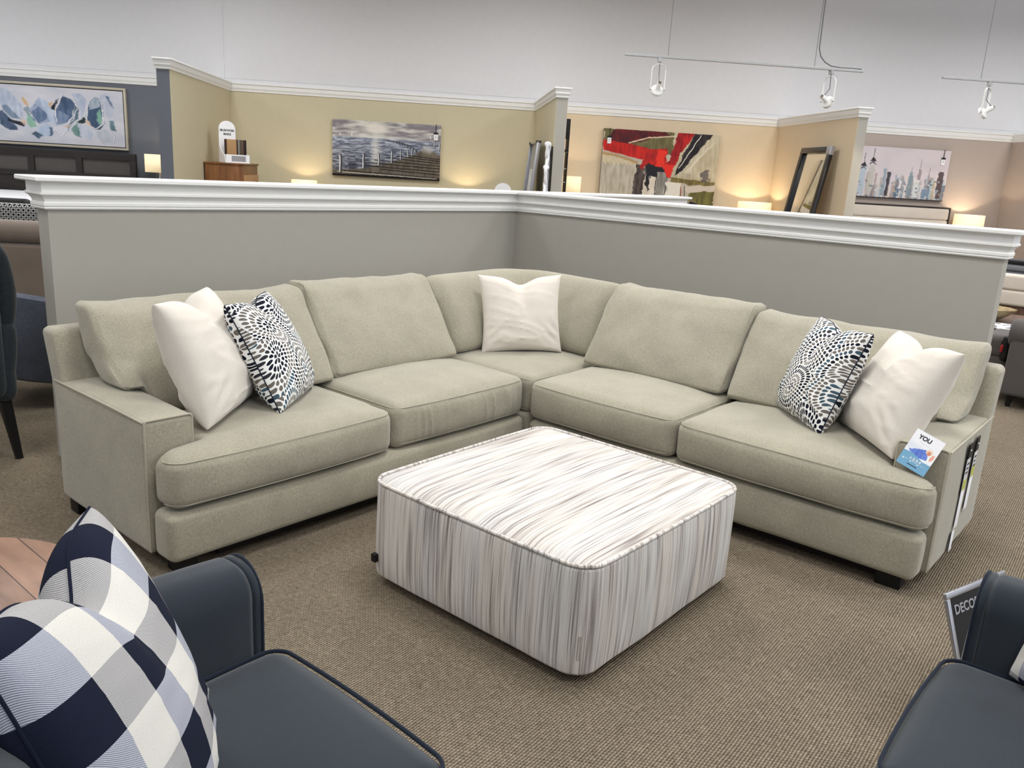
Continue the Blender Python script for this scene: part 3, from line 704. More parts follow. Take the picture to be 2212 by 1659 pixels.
A.poly([(.72,.70),(1,.66),(1,.78),(.75,.78)],(206,194,178),1,.01); A.poly([(.78,.78),(1,.74),(1,1),(.86,.95),(.77,.88)],(126,120,64),1,.01,(84,80,44)); A.poly([(.30,.90),(.78,.86),(.9,.96),(.9,1),(.3,1)],(136,126,108),.7,.02)
A.poly([(.80,.90),(1,1),(1,1.01),(.72,1.01)],(20,18,20),1,.01); A.line([(.705,.72),(.71,.98)],.004,(140,24,28)); A.line([(.735,.70),(.745,.95)],.004,(84,74,70))
canvas('abstract_painting','large red, black and olive abstract painting on the beige wall',1.655,3.355,1.17,2.225,A,.055,tagx=.085)
# city skyline
A=Art(280,150,(208,198,202),3)
A.blend(np.clip((A.n[0]-.4)*1.4,0,1),(192,184,190),.6)
rng=random.Random(5); pal=[(150,162,172),(226,222,220),(118,112,116),(200,178,148),(176,190,196),(96,110,124),(214,206,200),(166,146,134)]
for i in range(90):
    x=rng.random(); w=.008+.03*rng.random(); top=.62+.28*rng.random()-.14*(abs(math.sin(x*9))); A.poly([(x,top),(x+w,top-.01),(x+w,1.02),(x,1.02)],pal[rng.randrange(8)],.75,.006)
for x,w,top,c in ((.07,.075,.38,(176,190,200)),(.17,.06,.36,(190,186,178)),(.33,.03,.42,(140,156,166)),(.37,.035,.48,(60,58,66)),(.60,.035,.46,(132,150,158)),(.69,.032,.40,(150,138,140)),(.66,.06,.60,(214,216,214)),(.80,.02,.50,(160,152,156)),(.91,.055,.42,(78,66,70)),(.47,.05,.80,(96,118,140)),(.76,.08,.78,(120,140,160)),(.01,.05,.66,(176,124,76))):
    A.poly([(x,top),(x+w,top),(x+w-.005,.95),(x-.006,.95)],c,.9,.006)
for x,y,w in ((.108,.30,.03),(.20,.20,.035)):
    A.poly([(x-w,y+.09),(x,y),(x+w,y+.09)],(50,44,48)); A.line([(x,y-.16),(x,y)],.003,(80,74,78)); A.poly([(x-w*1.2,y+.16),(x,y+.08),(x+w*1.2,y+.16),(x,y+.12)],(96,90,96))
for x,y0,y1 in ((.705,.20,.45),(.62,.36,.50),(.81,.36,.55),(.54,.58,.8),(.49,.66,.8)): A.line([(x,y0),(x,y1)],.004,(150,142,146))
for i in range(60): x,y=rng.random(),.55+.42*rng.random(); A.poly([(x,y),(x+.03*rng.random()+.006,y),(x+.02,y+.04),(x,y+.03)],pal[rng.randrange(8)],.7,.004)
A.line([(0,.995),(1,.995)],.006,(48,38,42))
canvas('skyline_painting','pale painting of a city skyline above the upholstered headboard',5.40,6.868,1.49,2.216,A,tagx=1.36)
# blue petals abstract
A=Art(320,150,(206,206,214),4)
A.blend(np.clip((A.n[0]-.3)*1.5,0,1),(184,190,204),.7); A.blend(np.clip((A.n[1]-.5)*1.5,0,1),(222,220,224),.6)
def T(*p): return [(.346+.654*x/1390,(y-150-.05*x)/650) for x,y in p]
navy,blue,pale,mint,wht,blk,tan_=(58,78,106),(120,138,164),(176,190,210),(146,186,166),(220,222,228),(26,26,34),(206,170,132)
for pts,c,c2,al in (
 (T((0,230),(120,190),(300,420),(280,540),(180,520),(60,420)),(164,178,200),(200,206,220),.9),(T((60,400),(110,390),(230,520),(270,560),(150,540),(70,450)),(104,122,144),(140,158,180),.9),
 (T((20,470),(60,450),(180,600),(220,680),(120,680),(20,610)),navy,(86,100,124),.95),(T((120,540),(180,570),(290,590),(290,640),(200,610),(130,580)),blk,(40,44,54),.95),(T((250,570),(290,550),(320,590),(280,620)),(216,190,168),None,.9),
 (T((280,320),(310,300),(350,360),(360,410),(310,380)),tan_,(214,178,140),.95),(T((300,430),(350,400),(390,480),(330,520)),(128,146,158),None,.8),(T((330,490),(400,540),(430,640),(350,650),(320,580)),mint,(130,176,156),.95),
 (T((370,430),(480,300),(560,370),(600,500),(560,580),(460,610),(380,540)),(136,152,184),(172,184,206),.9),(T((380,470),(460,400),(540,480),(540,550),(450,600),(390,560)),(84,104,136),(112,130,160),.85),
 (T((470,300),(560,340),(640,470),(620,610),(560,560),(520,420)),(178,194,216),(196,206,222),.85),(T((440,640),(540,600),(590,640),(580,740),(460,740),(430,690)),(168,186,210),(186,200,220),.85),
 (T((570,370),(620,350),(600,420)),tan_,None,.95),(T((595,430),(680,310),(640,450)),blk,None,.95),
 (T((650,460),(720,280),(830,320),(860,400),(830,500),(760,580),(680,610),(640,560)),navy,(88,108,140),.95),(T((650,460),(700,450),(790,510),(740,590),(640,620),(620,560)),(150,164,190),(110,128,160),.8),
 (T((860,380),(900,440),(890,540),(800,600),(760,680),(770,620),(850,500)),(70,92,108),(98,120,136),.9),(T((830,250),(940,250),(990,330),(960,440),(930,560),(900,420)),(150,164,192),(190,198,214),.8),
 (T((610,640),(740,620),(740,690),(700,745),(610,690)),(210,208,218),None,.9),(T((720,640),(800,600),(770,640)),(212,180,156),None,.9),
 (T((870,580),(960,520),(960,580),(900,600)),(40,70,64),blk,.95),(T((810,640),(870,590),(910,760),(850,740),(805,690)),(92,124,122),(120,158,146),.9),(T((870,600),(960,620),(1040,720),(1000,790),(900,740)),(176,188,208),(200,206,218),.8),
 (T((980,540),(1010,350),(1080,290),(1140,310),(1150,480),(1130,600),(1070,650),(1010,610)),navy,(70,98,124),.95),(T((1010,330),(1080,285),(1140,310),(1130,400),(1020,440)),(184,192,202),(150,166,184),.9),(T((1090,470),(1130,420),(1150,560),(1120,610),(1085,560)),mint,(120,170,150),.95),
 (T((960,560),(1000,560),(1030,640),(970,600)),(214,186,166),None,.95),(T((1080,660),(1160,600),(1150,630),(1110,665)),blk,navy,.9),
 (T((1150,270),(1210,240),(1280,330),(1290,470),(1230,560),(1170,470)),(176,184,204),(200,206,218),.8),(T((1200,270),(1240,280),(1280,420),(1240,360)),(84,102,130),None,.85),(T((1230,560),(1280,560),(1290,680),(1240,670)),(76,106,112),(110,136,150),.9),
 (T((1080,690),(1180,660),(1270,760),(1250,830),(1140,830),(1090,760)),(196,198,206),(176,184,196),.85),(T((360,720),(400,690),(490,740),(430,780)),(62,82,104),(96,124,128),.9),(T((560,640),(600,650),(590,740),(560,750)),(72,94,120),None,.85)):
    A.poly(pts,c,al,.004,c2)
for pts in (T((640,580),(650,430),(720,265),(860,330),(880,430),(830,560),(740,610)),T((980,550),(1010,340),(1080,280),(1140,300),(1160,480),(1160,600),(1070,655)),T((60,440),(160,550),(280,580)),T((350,470),(450,610)),T((600,680),(700,745),(760,650)),T((1100,770),(1140,830),(1260,820),(1270,740),(1200,650)),T((900,590),(1060,660))): A.line(pts,.0022,(232,232,236)); A.line([(x+.003,y+.006) for x,y in pts],.001,(80,86,98),.7)
canvas('petal_painting','framed blue and white abstract painting on the slate wall',-7.50,-4.90,1.525,2.335,A,frame=M['champagne'])
# ------------------------------------------------------------------ booth furniture
def uthing(name,label,cat,u,v,z=0,group=None,rz=-PI/4): return thing(name,label,cat,P(u,v,z),rz,group)
def lamp(label,u,v,top,rad,h,power,square=False,shift_light=0):
    t=uthing('table_lamp',label,'lamp',u,v,top-h-.36,'table lamps against the back walls')
    z0=.36
    if square:
        b=bmesh.new(); s=rad
        a=[b.verts.new((x,y,z0)) for x,y in ((-s,-s*.6),(s,-s*.6),(s,s*.6),(-s,s*.6))]; c=[b.verts.new((x,y,z0+h)) for x,y in ((-s,-s*.6),(s,-s*.6),(s,s*.6),(-s,s*.6))]
        for i in range(4): b.faces.new((a[i],a[(i+1)%4],c[(i+1)%4],c[i]))
    else: b=lathe([(rad*1.03,z0),(rad,z0+h)],seg=40,cap=False)
    o=mesh_obj('lamp_shade',b,M['shade'],t); so=o.modifiers.new('s','SOLIDIFY'); so.thickness=.003
    mesh_obj('base',lathe([(.07,0),(.075,.012),(.03,.03),(.02,.06),(.045,.14),(.05,.2),(.018,.3),(.012,.42)],seg=24),M['silver'],t)
    b=lathe([(.001,0),(.022,.01),(.03,.035),(.02,.06),(.001,.07)],seg=12); mesh_obj('bulb',shift(b,(0,0,z0+.06)),glow('bulb_'+str(round(u,1)),(255,214,150),6),t)
    l=D.lights.new('lamp_light','POINT'); l.energy=power; l.color=(1,.80,.56); l.shadow_soft_size=.035
    lo=D.objects.new('lamp_light',l); COL.objects.link(lo); lo.parent=t; lo.location=(0,0,z0+h*.45)
    return t
def nightstand(label,u,v,w,d,h,mat,grp=None,name='nightstand'):
    t=uthing(name,label,'nightstand',u,v,0,grp)
    mesh_obj('body',bbox((-w/2,-d/2,.08),(w/2,d/2,h-.02)),mat,t); mesh_obj('top',bbox((-w/2-.012,-d/2-.012,h-.02),(w/2+.012,d/2+.012,h)),mat,t)
    for z0,z1 in ((.12,h/2-.02),(h/2,h-.05)):
        dr=mesh_obj('drawer',bbox((-w/2+.02,-d/2-.012,z0),(w/2-.02,-d/2,z1)),mat,t); mesh_obj('knob',shift(lathe([(.006,0),(.014,.02),(.001,.026)],seg=10),(0,0,0)),M['silver'],dr).matrix_local=Matrix.Translation((0,-d/2-.012,(z0+z1)/2))@Matrix.Rotation(PI/2,4,'X')
    for sx in (-1,1):
        for sy in (-1,1): mesh_obj('leg',bbox((sx*(w/2-.03)-.02,sy*(d/2-.03)-.02,0),(sx*(w/2-.03)+.02,sy*(d/2-.03)+.02,.08)),mat,t)
    return t
for (lb,u,v,top,rad,h,pw,sq) in (('lit drum lamp left of the seascape painting',-2.50,5.33,1.275,.172,.22,26,0),('lit lamp hidden behind the wall right of the seascape painting',-.262,5.33,1.262,.172,.22,30,0),
    ('tall lit lamp left of the red abstract painting',1.215,5.36,1.538,.125,.26,22,1),('wide lit drum lamp right of the red abstract painting',3.88,5.27,1.328,.235,.24,34,0),('lit lamp right of the upholstered headboard',7.19,5.33,1.322,.205,.26,28,0),('lit lamp beside the dark wooden headboard',-4.42,5.33,1.50,.165,.235,16,1)):
    lamp(lb,u,v,top,rad,h,pw,sq)
    hb=top-h-.36
    nightstand('nightstand under the '+lb.replace('lit ','').replace('hidden behind the wall ','')[:52],u,5.33 if v<5.35 else v-.05,.42 if u>6 else .50,.40,hb,M['dark_wood'] if u<-3 or u>6 else M['maple'],'nightstands under the lamps')
# left booth: dark wooden bed
t=uthing('bed','dark wooden bed with panelled headboard and white sheet against the slate wall','bed',-5.8,5.4,0)
b=bmesh.new()
for z0,z1 in ((1.395,1.485),(1.13,1.20)): bbox((-1.55,-.04,z0),(1.05,.03,z1),.004,b)
for x in (-1.55,-.97,-.35,.27,.97): bbox((x,-.038,1.2),(x+.08,.028,1.395),.004,b)
bbox((-1.55,-.03,.2),(1.05,.03,1.13),.004,b); mesh_obj('headboard',b,M['dark_wood'],t); mesh_obj('panel',box((-1.5,-.012,1.2),(1.0,.01,1.395)),M['charcoal'],t)
mesh_obj('side_rail',bbox((-1.5,-2.1,.25),(1.0,-.05,.42)),M['dark_wood'],t)
mesh_obj('mattress',softbox((-1.48,-2.08,.42),(.98,-.06,.93),.06,(8,8,3)),M['paper'],t)
# tan booth: chest with finish sample display
t=uthing('chest_of_drawers','brown maple chest of drawers in the corner of the tan booth','chest',-3.30,4.60,0)
mesh_obj('case',bbox((-.215,-.40,.06),(.245,.40,1.435)),M['maple'],t); mesh_obj('top',bbox((-.225,-.41,1.435),(.262,.41,1.457)),M['maple'],t)
z=.10
for hgt in (.29,.27,.25,.22,.20):
    dr=mesh_obj('drawer',bbox((.245,-.38,z),(.262,.38,z+hgt-.012)),M['maple_drawer'],t)
    for yy in (-.2,.2): mesh_obj('knob',lathe([(.007,0),(.007,.012),(.014,.02),(.001,.026)],seg=10),M['brown_top'],dr).matrix_local=Matrix.Translation((.262,yy,z+hgt/2))@Matrix.Rotation(PI/2,4,'Y')
    z+=hgt
t=uthing('sample_display','white arched finish sample display standing on the maple chest','display stand',-3.29,4.42,1.458,None,-PI/4+R(36))
arch=[(-.105,0),(.105,0),(.105,.40)]+[(.105*math.cos(R(a)),.40+.10*math.sin(R(a))) for a in range(10,180,12)]+[(-.105,.40)]
def slab(pts,y0,y1): 
    b=extrude_poly(pts,y0,y1); bmesh.ops.rotate(b,verts=b.verts[:],cent=(0,0,0),matrix=Matrix.Rotation(PI/2,3,'X')); return b
mesh_obj('back_panel',slab(arch,-.006,.006),M['paper'],t)
def side(): 
    pts=[(0,0),(.20,0),(.15,.10)]+[(.15*(1-s)**1.0,.10+.13*(1-math.cos(s*PI/2))) for s in (.2,.4,.6,.8)]+[(0,.23)]
    b=extrude_poly(pts,-.004,.004); bmesh.ops.rotate(b,verts=b.verts[:],cent=(0,0,0),matrix=Matrix.Rotation(PI/2,3,'X')); bmesh.ops.rotate(b,verts=b.verts[:],cent=(0,0,0),matrix=Matrix.Rotation(-PI/2,3,'Z')); return b
for x in (-.10,.20): mesh_obj('side_panel',side(),M['paper'],t).location=(x,0,0)
mesh_obj('front_panel',extrude_poly([(-.10,-.20),(.20,-.20),(.20,-.19),(-.10,-.19)],0,.10),M['paper'],t).rotation_euler=(0,0,0)
mesh_obj('label_panel',box((-.03,-.2015,.02),(.15,-.2005,.085)),M['grey_ink'],t)
for i,(c,x0,x1) in enumerate((((52,34,30),-.09,-.075),((168,132,92),-.075,.05),((40,28,30),.05,.07),((128,128,120),.07,.095),((78,72,60),.095,.12),((96,70,56),.12,.15),((34,22,28),.15,.19))):
    mesh_obj('wood_sample',bbox((x0,-.17+.006*i,.10),(x1,-.13+.006*i,.28),.001),plain('sample_%d'%i,c,.5),t)
text_mesh('BRUSHWORK',.036,M['ink'],t,(0,-.0075,.375),sx=.82,bold=.0008); text_mesh('MAPLE',.036,M['ink'],t,(0,-.0075,.33),sx=.9,bold=.0008); mesh_obj('tree_emblem',slab([(-.006,.455),(.006,.455),(.012,.475),(0,.50),(-.012,.475)],-.0085,-.0075),M['ink'],t)
t=uthing('sign','white round-topped sign just showing above the wall corner','sign',.20,4.6,0)
mesh_obj('panel',slab([(-.11,0),(.11,0),(.11,1.30)]+[(.11*math.cos(R(a)),1.30+.10*math.sin(R(a))) for a in range(10,180,14)]+[(-.11,1.30)],-.006,.006),M['paper'],t)
mesh_obj('foot',bbox((-.13,-.12,0),(.13,.12,.02)),M['paper'],t); mesh_obj('emblem',slab([(-.006,1.345),(.006,1.345),(.010,1.365),(0,1.385),(-.010,1.365)],-.008,-.007),M['ink'],t)
# leaning mirrors on the right side of booths
def lean_frame(name,label,cat,u,v0,v1,ztop,tilt,mat,glass,fw,fd,corners=None,side=-1,glassmat=None):
    """stands on the floor against a side wall at u, facing -u"""
    L=v1-v0; H=ztop/math.cos(tilt); t=thing(name,label,cat,P(u,(v0+v1)/2,0),-PI/4-PI/2); inner=D.objects.new(name+'_x',None)
    rot=Matrix.Rotation(-tilt,4,'X'); off=H*math.sin(tilt)+fd+.004
    def part(nm,b,m,parent=t):
        bmesh.ops.transform(b,matrix=Matrix.Translation((0,-off,.005))@rot,verts=b.verts[:]); return mesh_obj(nm,b,m,parent)
    D.objects.remove(inner)
    b=bmesh.new()
    for lo,hi in (((-L/2,-fd,0),(L/2,0,fw)),((-L/2,-fd,H-fw),(L/2,0,H)),((-L/2,-fd,fw),(-L/2+fw,0,H-fw)),((L/2-fw,-fd,fw),(L/2,0,H-fw))): bbox(lo,hi,.004,b)
    f=part('frame',b,mat); part('glass',box((-L/2+fw,-.014,fw),(L/2-fw,-.006,H-fw)),glass,t)
    if corners:
        for sx in (-1,1):
            b=bmesh.new(); x=sx*L/2; a=.13
            bbox((min(x,x-sx*a)-.006*(sx<0),-fd-.006,H-a),(max(x,x-sx*a)+.006*(sx>0),.006,H+.006),.003,b); part('corner_guard',b,corners)
    return t,part,H,L
t,pt,H,L=lean_frame('floor_mirror','black framed floor mirror leaning on the beige side wall','mirror',4.20,3.55,4.42,2.06,R(9),M['black_gloss'],M['mirror'],.075,.05)
b=bmesh.new(); bbox((.335,-.056,H-.10),(.441,.004,H+.006),.003,b); pt('corner_guard',b,M['silver'])
t,pt,H,L=lean_frame('wall_mirror','silver framed wavy mirror with corner guards in the tan booth','mirror',.66,4.05,5.00,1.93,R(5),M['silver'],plain('brushed_silver_panel',(160,164,170),.3,.5,.5),.02,.05)
b=bmesh.new()
for k,x0 in enumerate((-.2,0,.2)): tube([(x0+.02*math.sin(z*6+k),-.012,z) for z in np.linspace(.3,1.6,24)],.008,b,seg=6)
pt('wave_inlay',b,M['paper'])
for sx in (-1,1): pt('corner_guard',bbox((min(sx*L/2,sx*(L/2-.1)),-.056,H-.02),(max(sx*L/2,sx*(L/2-.1)),.004,H+.006),.002),M['black'])
t=thing('wall_sculpture','white branch-like wall sculpture on the tan booth side wall','wall art',P(.665,3.32,0),-PI/4)
b=bmesh.new(); rg=random.Random(3)
for k in range(3):
    tube([(-.05-.02*math.sin(z*9+k*2),.10*math.sin(z*7+k*2.1)*.6,z) for z in np.linspace(1.05,1.90,34)],[.014+.008*abs(math.sin(z*11+k)) for z in np.linspace(0,2,34)],b,seg=8)
mesh_obj('branches',b,M['paper'],t)
for zz in (1.14,1.62,1.88): mesh_obj('knot',shift(softbox((-.035,-.05,-.03),(.035,.05,.03),.03,(2,2,2)),(-.06,0,zz)),M['paper'],t)
mesh_obj('backing',box((-.012,-.03,1.05),(-.002,.09,1.86)),M['black'],t)
# tall black bookcase sliver
t=uthing('open_bookcase','narrow black framed open shelf beside the second booth wall','shelf',.915,4.60,0)
for x in (-.095,.088): mesh_obj('upright',bbox((x,-.10,0),(x+.018,.10,2.25),.002),M['black'],t)
for z in (.3,.7,1.10,1.45,1.62,1.83): mesh_obj('shelf',bbox((-.09,-.10,z),(.10,.10,z+.012),.002),plain('glass_green_%d'%int(z*100),(150,170,160),.2),t)
mesh_obj('panel',bbox((-.09,-.11,2.00),(.106,-.09,2.25),.002),M['black'],t); mesh_obj('panel',bbox((-.09,-.11,1.84),(.106,-.09,1.87),.002),M['black'],t)
# taupe booth bed
t=uthing('upholstered_bed','bed with ivory channelled headboard in a dark thin frame below the skyline painting','bed',6.1,5.5,0)
b=bmesh.new()
for lo,hi in (((-.86,-.05,1.385),(.86,.04,1.405)),((-.86,-.05,.2),(-.84,.04,1.385)),((.84,-.05,.2),(.86,.04,1.385))): bbox(lo,hi,.002,b)
mesh_obj('frame',b,M['dark_wood'],t); b=bmesh.new()
for i in range(6): softbox((-.84,-.06,1.385-.17*(i+1)),(.84,.03,1.385-.17*i),.03,(4,2,2),bulge=(0,0,.02,0,0,0),bm=b)
mesh_obj('headboard',b,M['ivory_fabric'],t); mesh_obj('mattress',softbox((-.80,-2.1,.3),(.80,-.07,.75),.06,(6,6,3)),M['paper'],t); mesh_obj('rail',bbox((-.84,-2.15,.12),(.84,-.06,.3)),M['dark_wood'],t)
# ------------------------------------------------------------------ track lighting
def track(label,u0,u1,v,z,wires,slope,heads):
    t=thing('track_light',label,'track light',P(u0,v,z),-PI/4); L=u1-u0
    b=bbox((0,-.018,-.011),(L,.018,.011),.003); mesh_obj('rail',b,M['metal'],t)
    for x in wires: mesh_obj('hanging_wire',tube([(x,0,.01),(x,0,4.6-z)],.0025,seg=6),M['cable'],t)
    for (x,yaw,pitch) in heads:
        h=mesh_obj('spotlight',bbox((-.022,-.018,-.05),(.022,.018,-.011),.004),M['metal'],t); h.location=(x,0,0); h.rotation_euler=(0,0,yaw)
        b=bmesh.new(); w=.068
        pts=[(w,0,-.30),(w,0,-.14)]+[(w*math.cos(R(a)),0,-.12+.055*math.sin(R(a))) for a in range(10,180,17)]+[(-w,0,-.14),(-w,0,-.30)]
        for i in range(len(pts)-1):
            a,c=Vector(pts[i]),Vector(pts[i+1]); d=(c-a).normalized(); n=Vector((d.z,0,-d.x))*.0022
            vv=[b.verts.new(q) for q in (a-n+Vector((0,-.008,0)),a+n+Vector((0,-.008,0)),c+n+Vector((0,-.008,0)),c-n+Vector((0,-.008,0)),a-n+Vector((0,.008,0)),a+n+Vector((0,.008,0)),c+n+Vector((0,.008,0)),c-n+Vector((0,.008,0)))]
            for q in ((0,1,2,3),(4,5,6,7),(0,1,5,4),(1,2,6,5),(2,3,7,6),(3,0,4,7)): b.faces.new([vv[k] for k in q])
        mesh_obj('yoke',b,M['white_trim'],h)
        rot=Matrix.Translation((0,0,-.30))@Matrix.Rotation(pitch,4,'X')
        b=lathe([(.018,.10),(.022,.095),(.022,.03),(.034,.012),(.058,0),(.061,-.012),(.061,-.026),(.050,-.026),(.050,-.012),(.04,.0),(.012,.006)],seg=28,cap=False)
        bmesh.ops.transform(b,matrix=rot,verts=b.verts[:]); c=mesh_obj('lamp_head',b,M['white_trim'],h)
        b=lathe([(.001,-.004),(.048,-.014)],seg=24,cap=False); bmesh.ops.transform(b,matrix=rot,verts=b.verts[:]); mesh_obj('reflector',b,glow('spot_face',(255,226,180),3),h)
        b=tube([(-w-.012,0,-.30),(-w+.01,0,-.30)],.006); tube([(w-.01,0,-.30),(w+.012,0,-.30)],.006,b); mesh_obj('pivot',b,M['metal'],h)
        q=rot@Vector((0,0,.10)); mesh_obj('cord',tube([(0,0,-.05),(.004,0,-.12),(.006,.004,-.18),Vector((.006,0,-.21)).lerp(q,.5),q],.004,seg=6),M['cable'],h)
        l=D.lights.new('spot','SPOT'); l.energy=SPOT_W; l.color=(1,.80,.58); l.spot_size=R(48); l.spot_blend=.5; l.shadow_soft_size=.04
        lo=D.objects.new('spot',l); COL.objects.link(lo); lo.parent=h; lo.matrix_local=rot@Matrix.Translation((0,0,-.05))
    return t
SPOT_W=70
trk=track('long grey light track with two spotlights above the red abstract painting',1.114,3.494,1.8,2.70,(.42,1.88),0,((.345,R(0),R(55)),(2.06,R(-62),R(66))))
mesh_obj('power_cable',tube([(2.36,0,.02),(2.28,0,.022),(2.15,0,.02),(2.05,0,.028),(1.98,0,.06),(1.93,0,.11),(1.905,0,.18),(1.90,0,.5),(1.90,0,1.88)],.006,seg=8),M['cable'],trk)
track('light track with one visible spotlight at the right edge',4.316,5.9,1.8,2.70,(.40,),0,((.50,R(35),R(60)),))
# ------------------------------------------------------------------ navy sofas in front
def navy_sofa(label,loc,rz,cush,W,mir=False):
    """local: front at x=0 facing +x, seat runs toward -y from the arm at y 0..0.165"""
    t=thing('navy_sofa',label,'sofa',loc,rz)
    if mir: t.scale=(1,-1,1)
    N=M['navy']
    ar=mesh_obj('arm',softbox((-.80,.0,.10),(-.03,.165,.668),(.03,.066,.066),(10,4,8),bulge=(0,.004,.004,.006,0,.012),wr=.002),N,t)
    pts=[(-.025,.164,.10)]+[(-.025,.0825+.0815*math.cos(R(a)),.588+.082*math.sin(R(a))) for a in range(0,181,12)]+[(-.025,.001,.10)]
    mesh_obj('welt',tube(pts,.0042,seg=8),M['navy_welt'],ar)
    fp=mesh_obj('arm_front',softbox((-.05,.001,.10),(-.020,.164,.667),(.010,.068,.068),(2,4,8),bulge=(0,.010,0,0,0,0)),N,ar)
    mesh_obj('base',softbox((-.80,-W,.10),(-.03,.0,.33),.03,(8,10,3)),N,t)
    y=-.004
    for w in cush:
        c=mesh_obj('seat_cushion',softbox((-.66,y-w,.325),(.012,y,.478),(.05,.05,.045),(12,12,4),bulge=(0,.022,0,.0,0,.018),wr=.003,wf=4,seed=w*9),N,t)
        path=[]
        for p in rrect(-.65,.006,y-w+.008,y-.008,.045,.466):
            u=(2*p.y-2*y+w)/w; path.append((p.x+(.012*max(0,1-u*u) if p.x>-.3 else 0),p.y,p.z+.003))
        mesh_obj('welt',tube(path,.0048,seg=8,closed=True),M['navy_welt'],c)
        mesh_obj('back_cushion',softbox((-.72,y-w+.004,.47),(-.60,y-.004,.86),(.05,.05,.05),(4,8,8),bulge=(0,.03,0,0,0,.01),warp=lambda o:[o[0]-(o[2]-.47)*.18,o[1],o[2]]),N,t)
        y-=w+.006
    mesh_obj('back',softbox((-.90,-W,.10),(-.74,.16,.86),(.05,.05,.05),(4,10,8),warp=lambda o:[o[0]-max(0,o[2]-.4)*.12,o[1],o[2]]),N,t)
    for x in (-.84,-.09):
        for yy in (.08,-W+.06): mesh_obj('leg',lathe([(.02,0),(.03,.10)],seg=12),M['black_leg'],t).location=(x,yy,0)
    return t
navy_sofa('navy linen sofa at the lower left holding the checked pillow',(-4.005,-2.738,0),0,(.575,.54),1.13)
navy_sofa('navy linen sofa at the lower right with its rounded arm',(-2.865,-3.905,0),PI/2,(.575,.52),1.11,True)
throw('checked_pillow','navy and white buffalo check pillow on the left navy sofa',-4.438,-3.138,.50,56.2,20.8,-6.8,.51,.50,.19,M['plaid'],M['plaid'],seed=6,chop=.085,wr=.004,n=64)
throw('checked_pillow','checked pillow barely showing at the right edge on the navy sofa',-3.035,-4.225,.482,-128,20,0,.50,.48,.17,M['plaid'],M['plaid'],seed=7,chop=.05,wr=.008)
# round wooden side table
t=thing('side_table','round rustic brown wooden table beside the left navy sofa','table',(-4.52,-2.18,0))
mesh_obj('table_top',lathe([(.325,.525),(.335,.53),(.335,.548),(.330,.552)],seg=64),M['table_top'],t)
mesh_obj('post',lathe([(.05,.03),(.04,.2),(.05,.525)],seg=20),M['black_leg'],t); mesh_obj('foot',lathe([(.2,0),(.2,.02),(.06,.035)],seg=32),M['black_leg'],t)
# acrylic sign behind the right navy sofa arm
def placard():
    TL=Vector((-2.381,-3.782,.40)); t=thing('placard','black sign in a silver frame leaning on the right navy sofa\'s arm','sign',(TL.x,TL.y,0))
    # plane: left edge runs down/back, faces the camera side; local frame
    X=Vector((.958,-.287,.0)).normalized(); Z=Vector((.08,.38,1.0)); Z=(Z-X*Z.dot(X)).normalized(); Y=Z.cross(X)
    w,h=.34,.425
    m=Matrix((X,Y,Z)).transposed().to_4x4(); m.translation=TL-Z*h-Vector((TL.x,TL.y,0))
    def part(nm,b,mat,par=t): bmesh.ops.transform(b,matrix=m,verts=b.verts[:]); return mesh_obj(nm,b,mat,par)
    b=bmesh.new()
    for lo,hi in (((0,-.008,0),(w,.004,.018)),((0,-.008,h-.018),(w,.004,h)),((0,-.008,.018),(.018,.004,h-.018)),((w-.018,-.008,.018),(w,.004,h-.018))): bbox(lo,hi,.002,b)
    part('frame',b,M['silver']); part('panel',box((.016,-.004,.016),(w-.016,-.001,h-.016)),M['black'])
    o=text_mesh('DECOR',.040,M['grey_ink'],t,(0,0,0),align='LEFT',bold=.0008); o.matrix_local=m@Matrix.Translation((.034,-.0055,h-.070))@Matrix.Rotation(PI/2,4,'X')
    return t
placard()
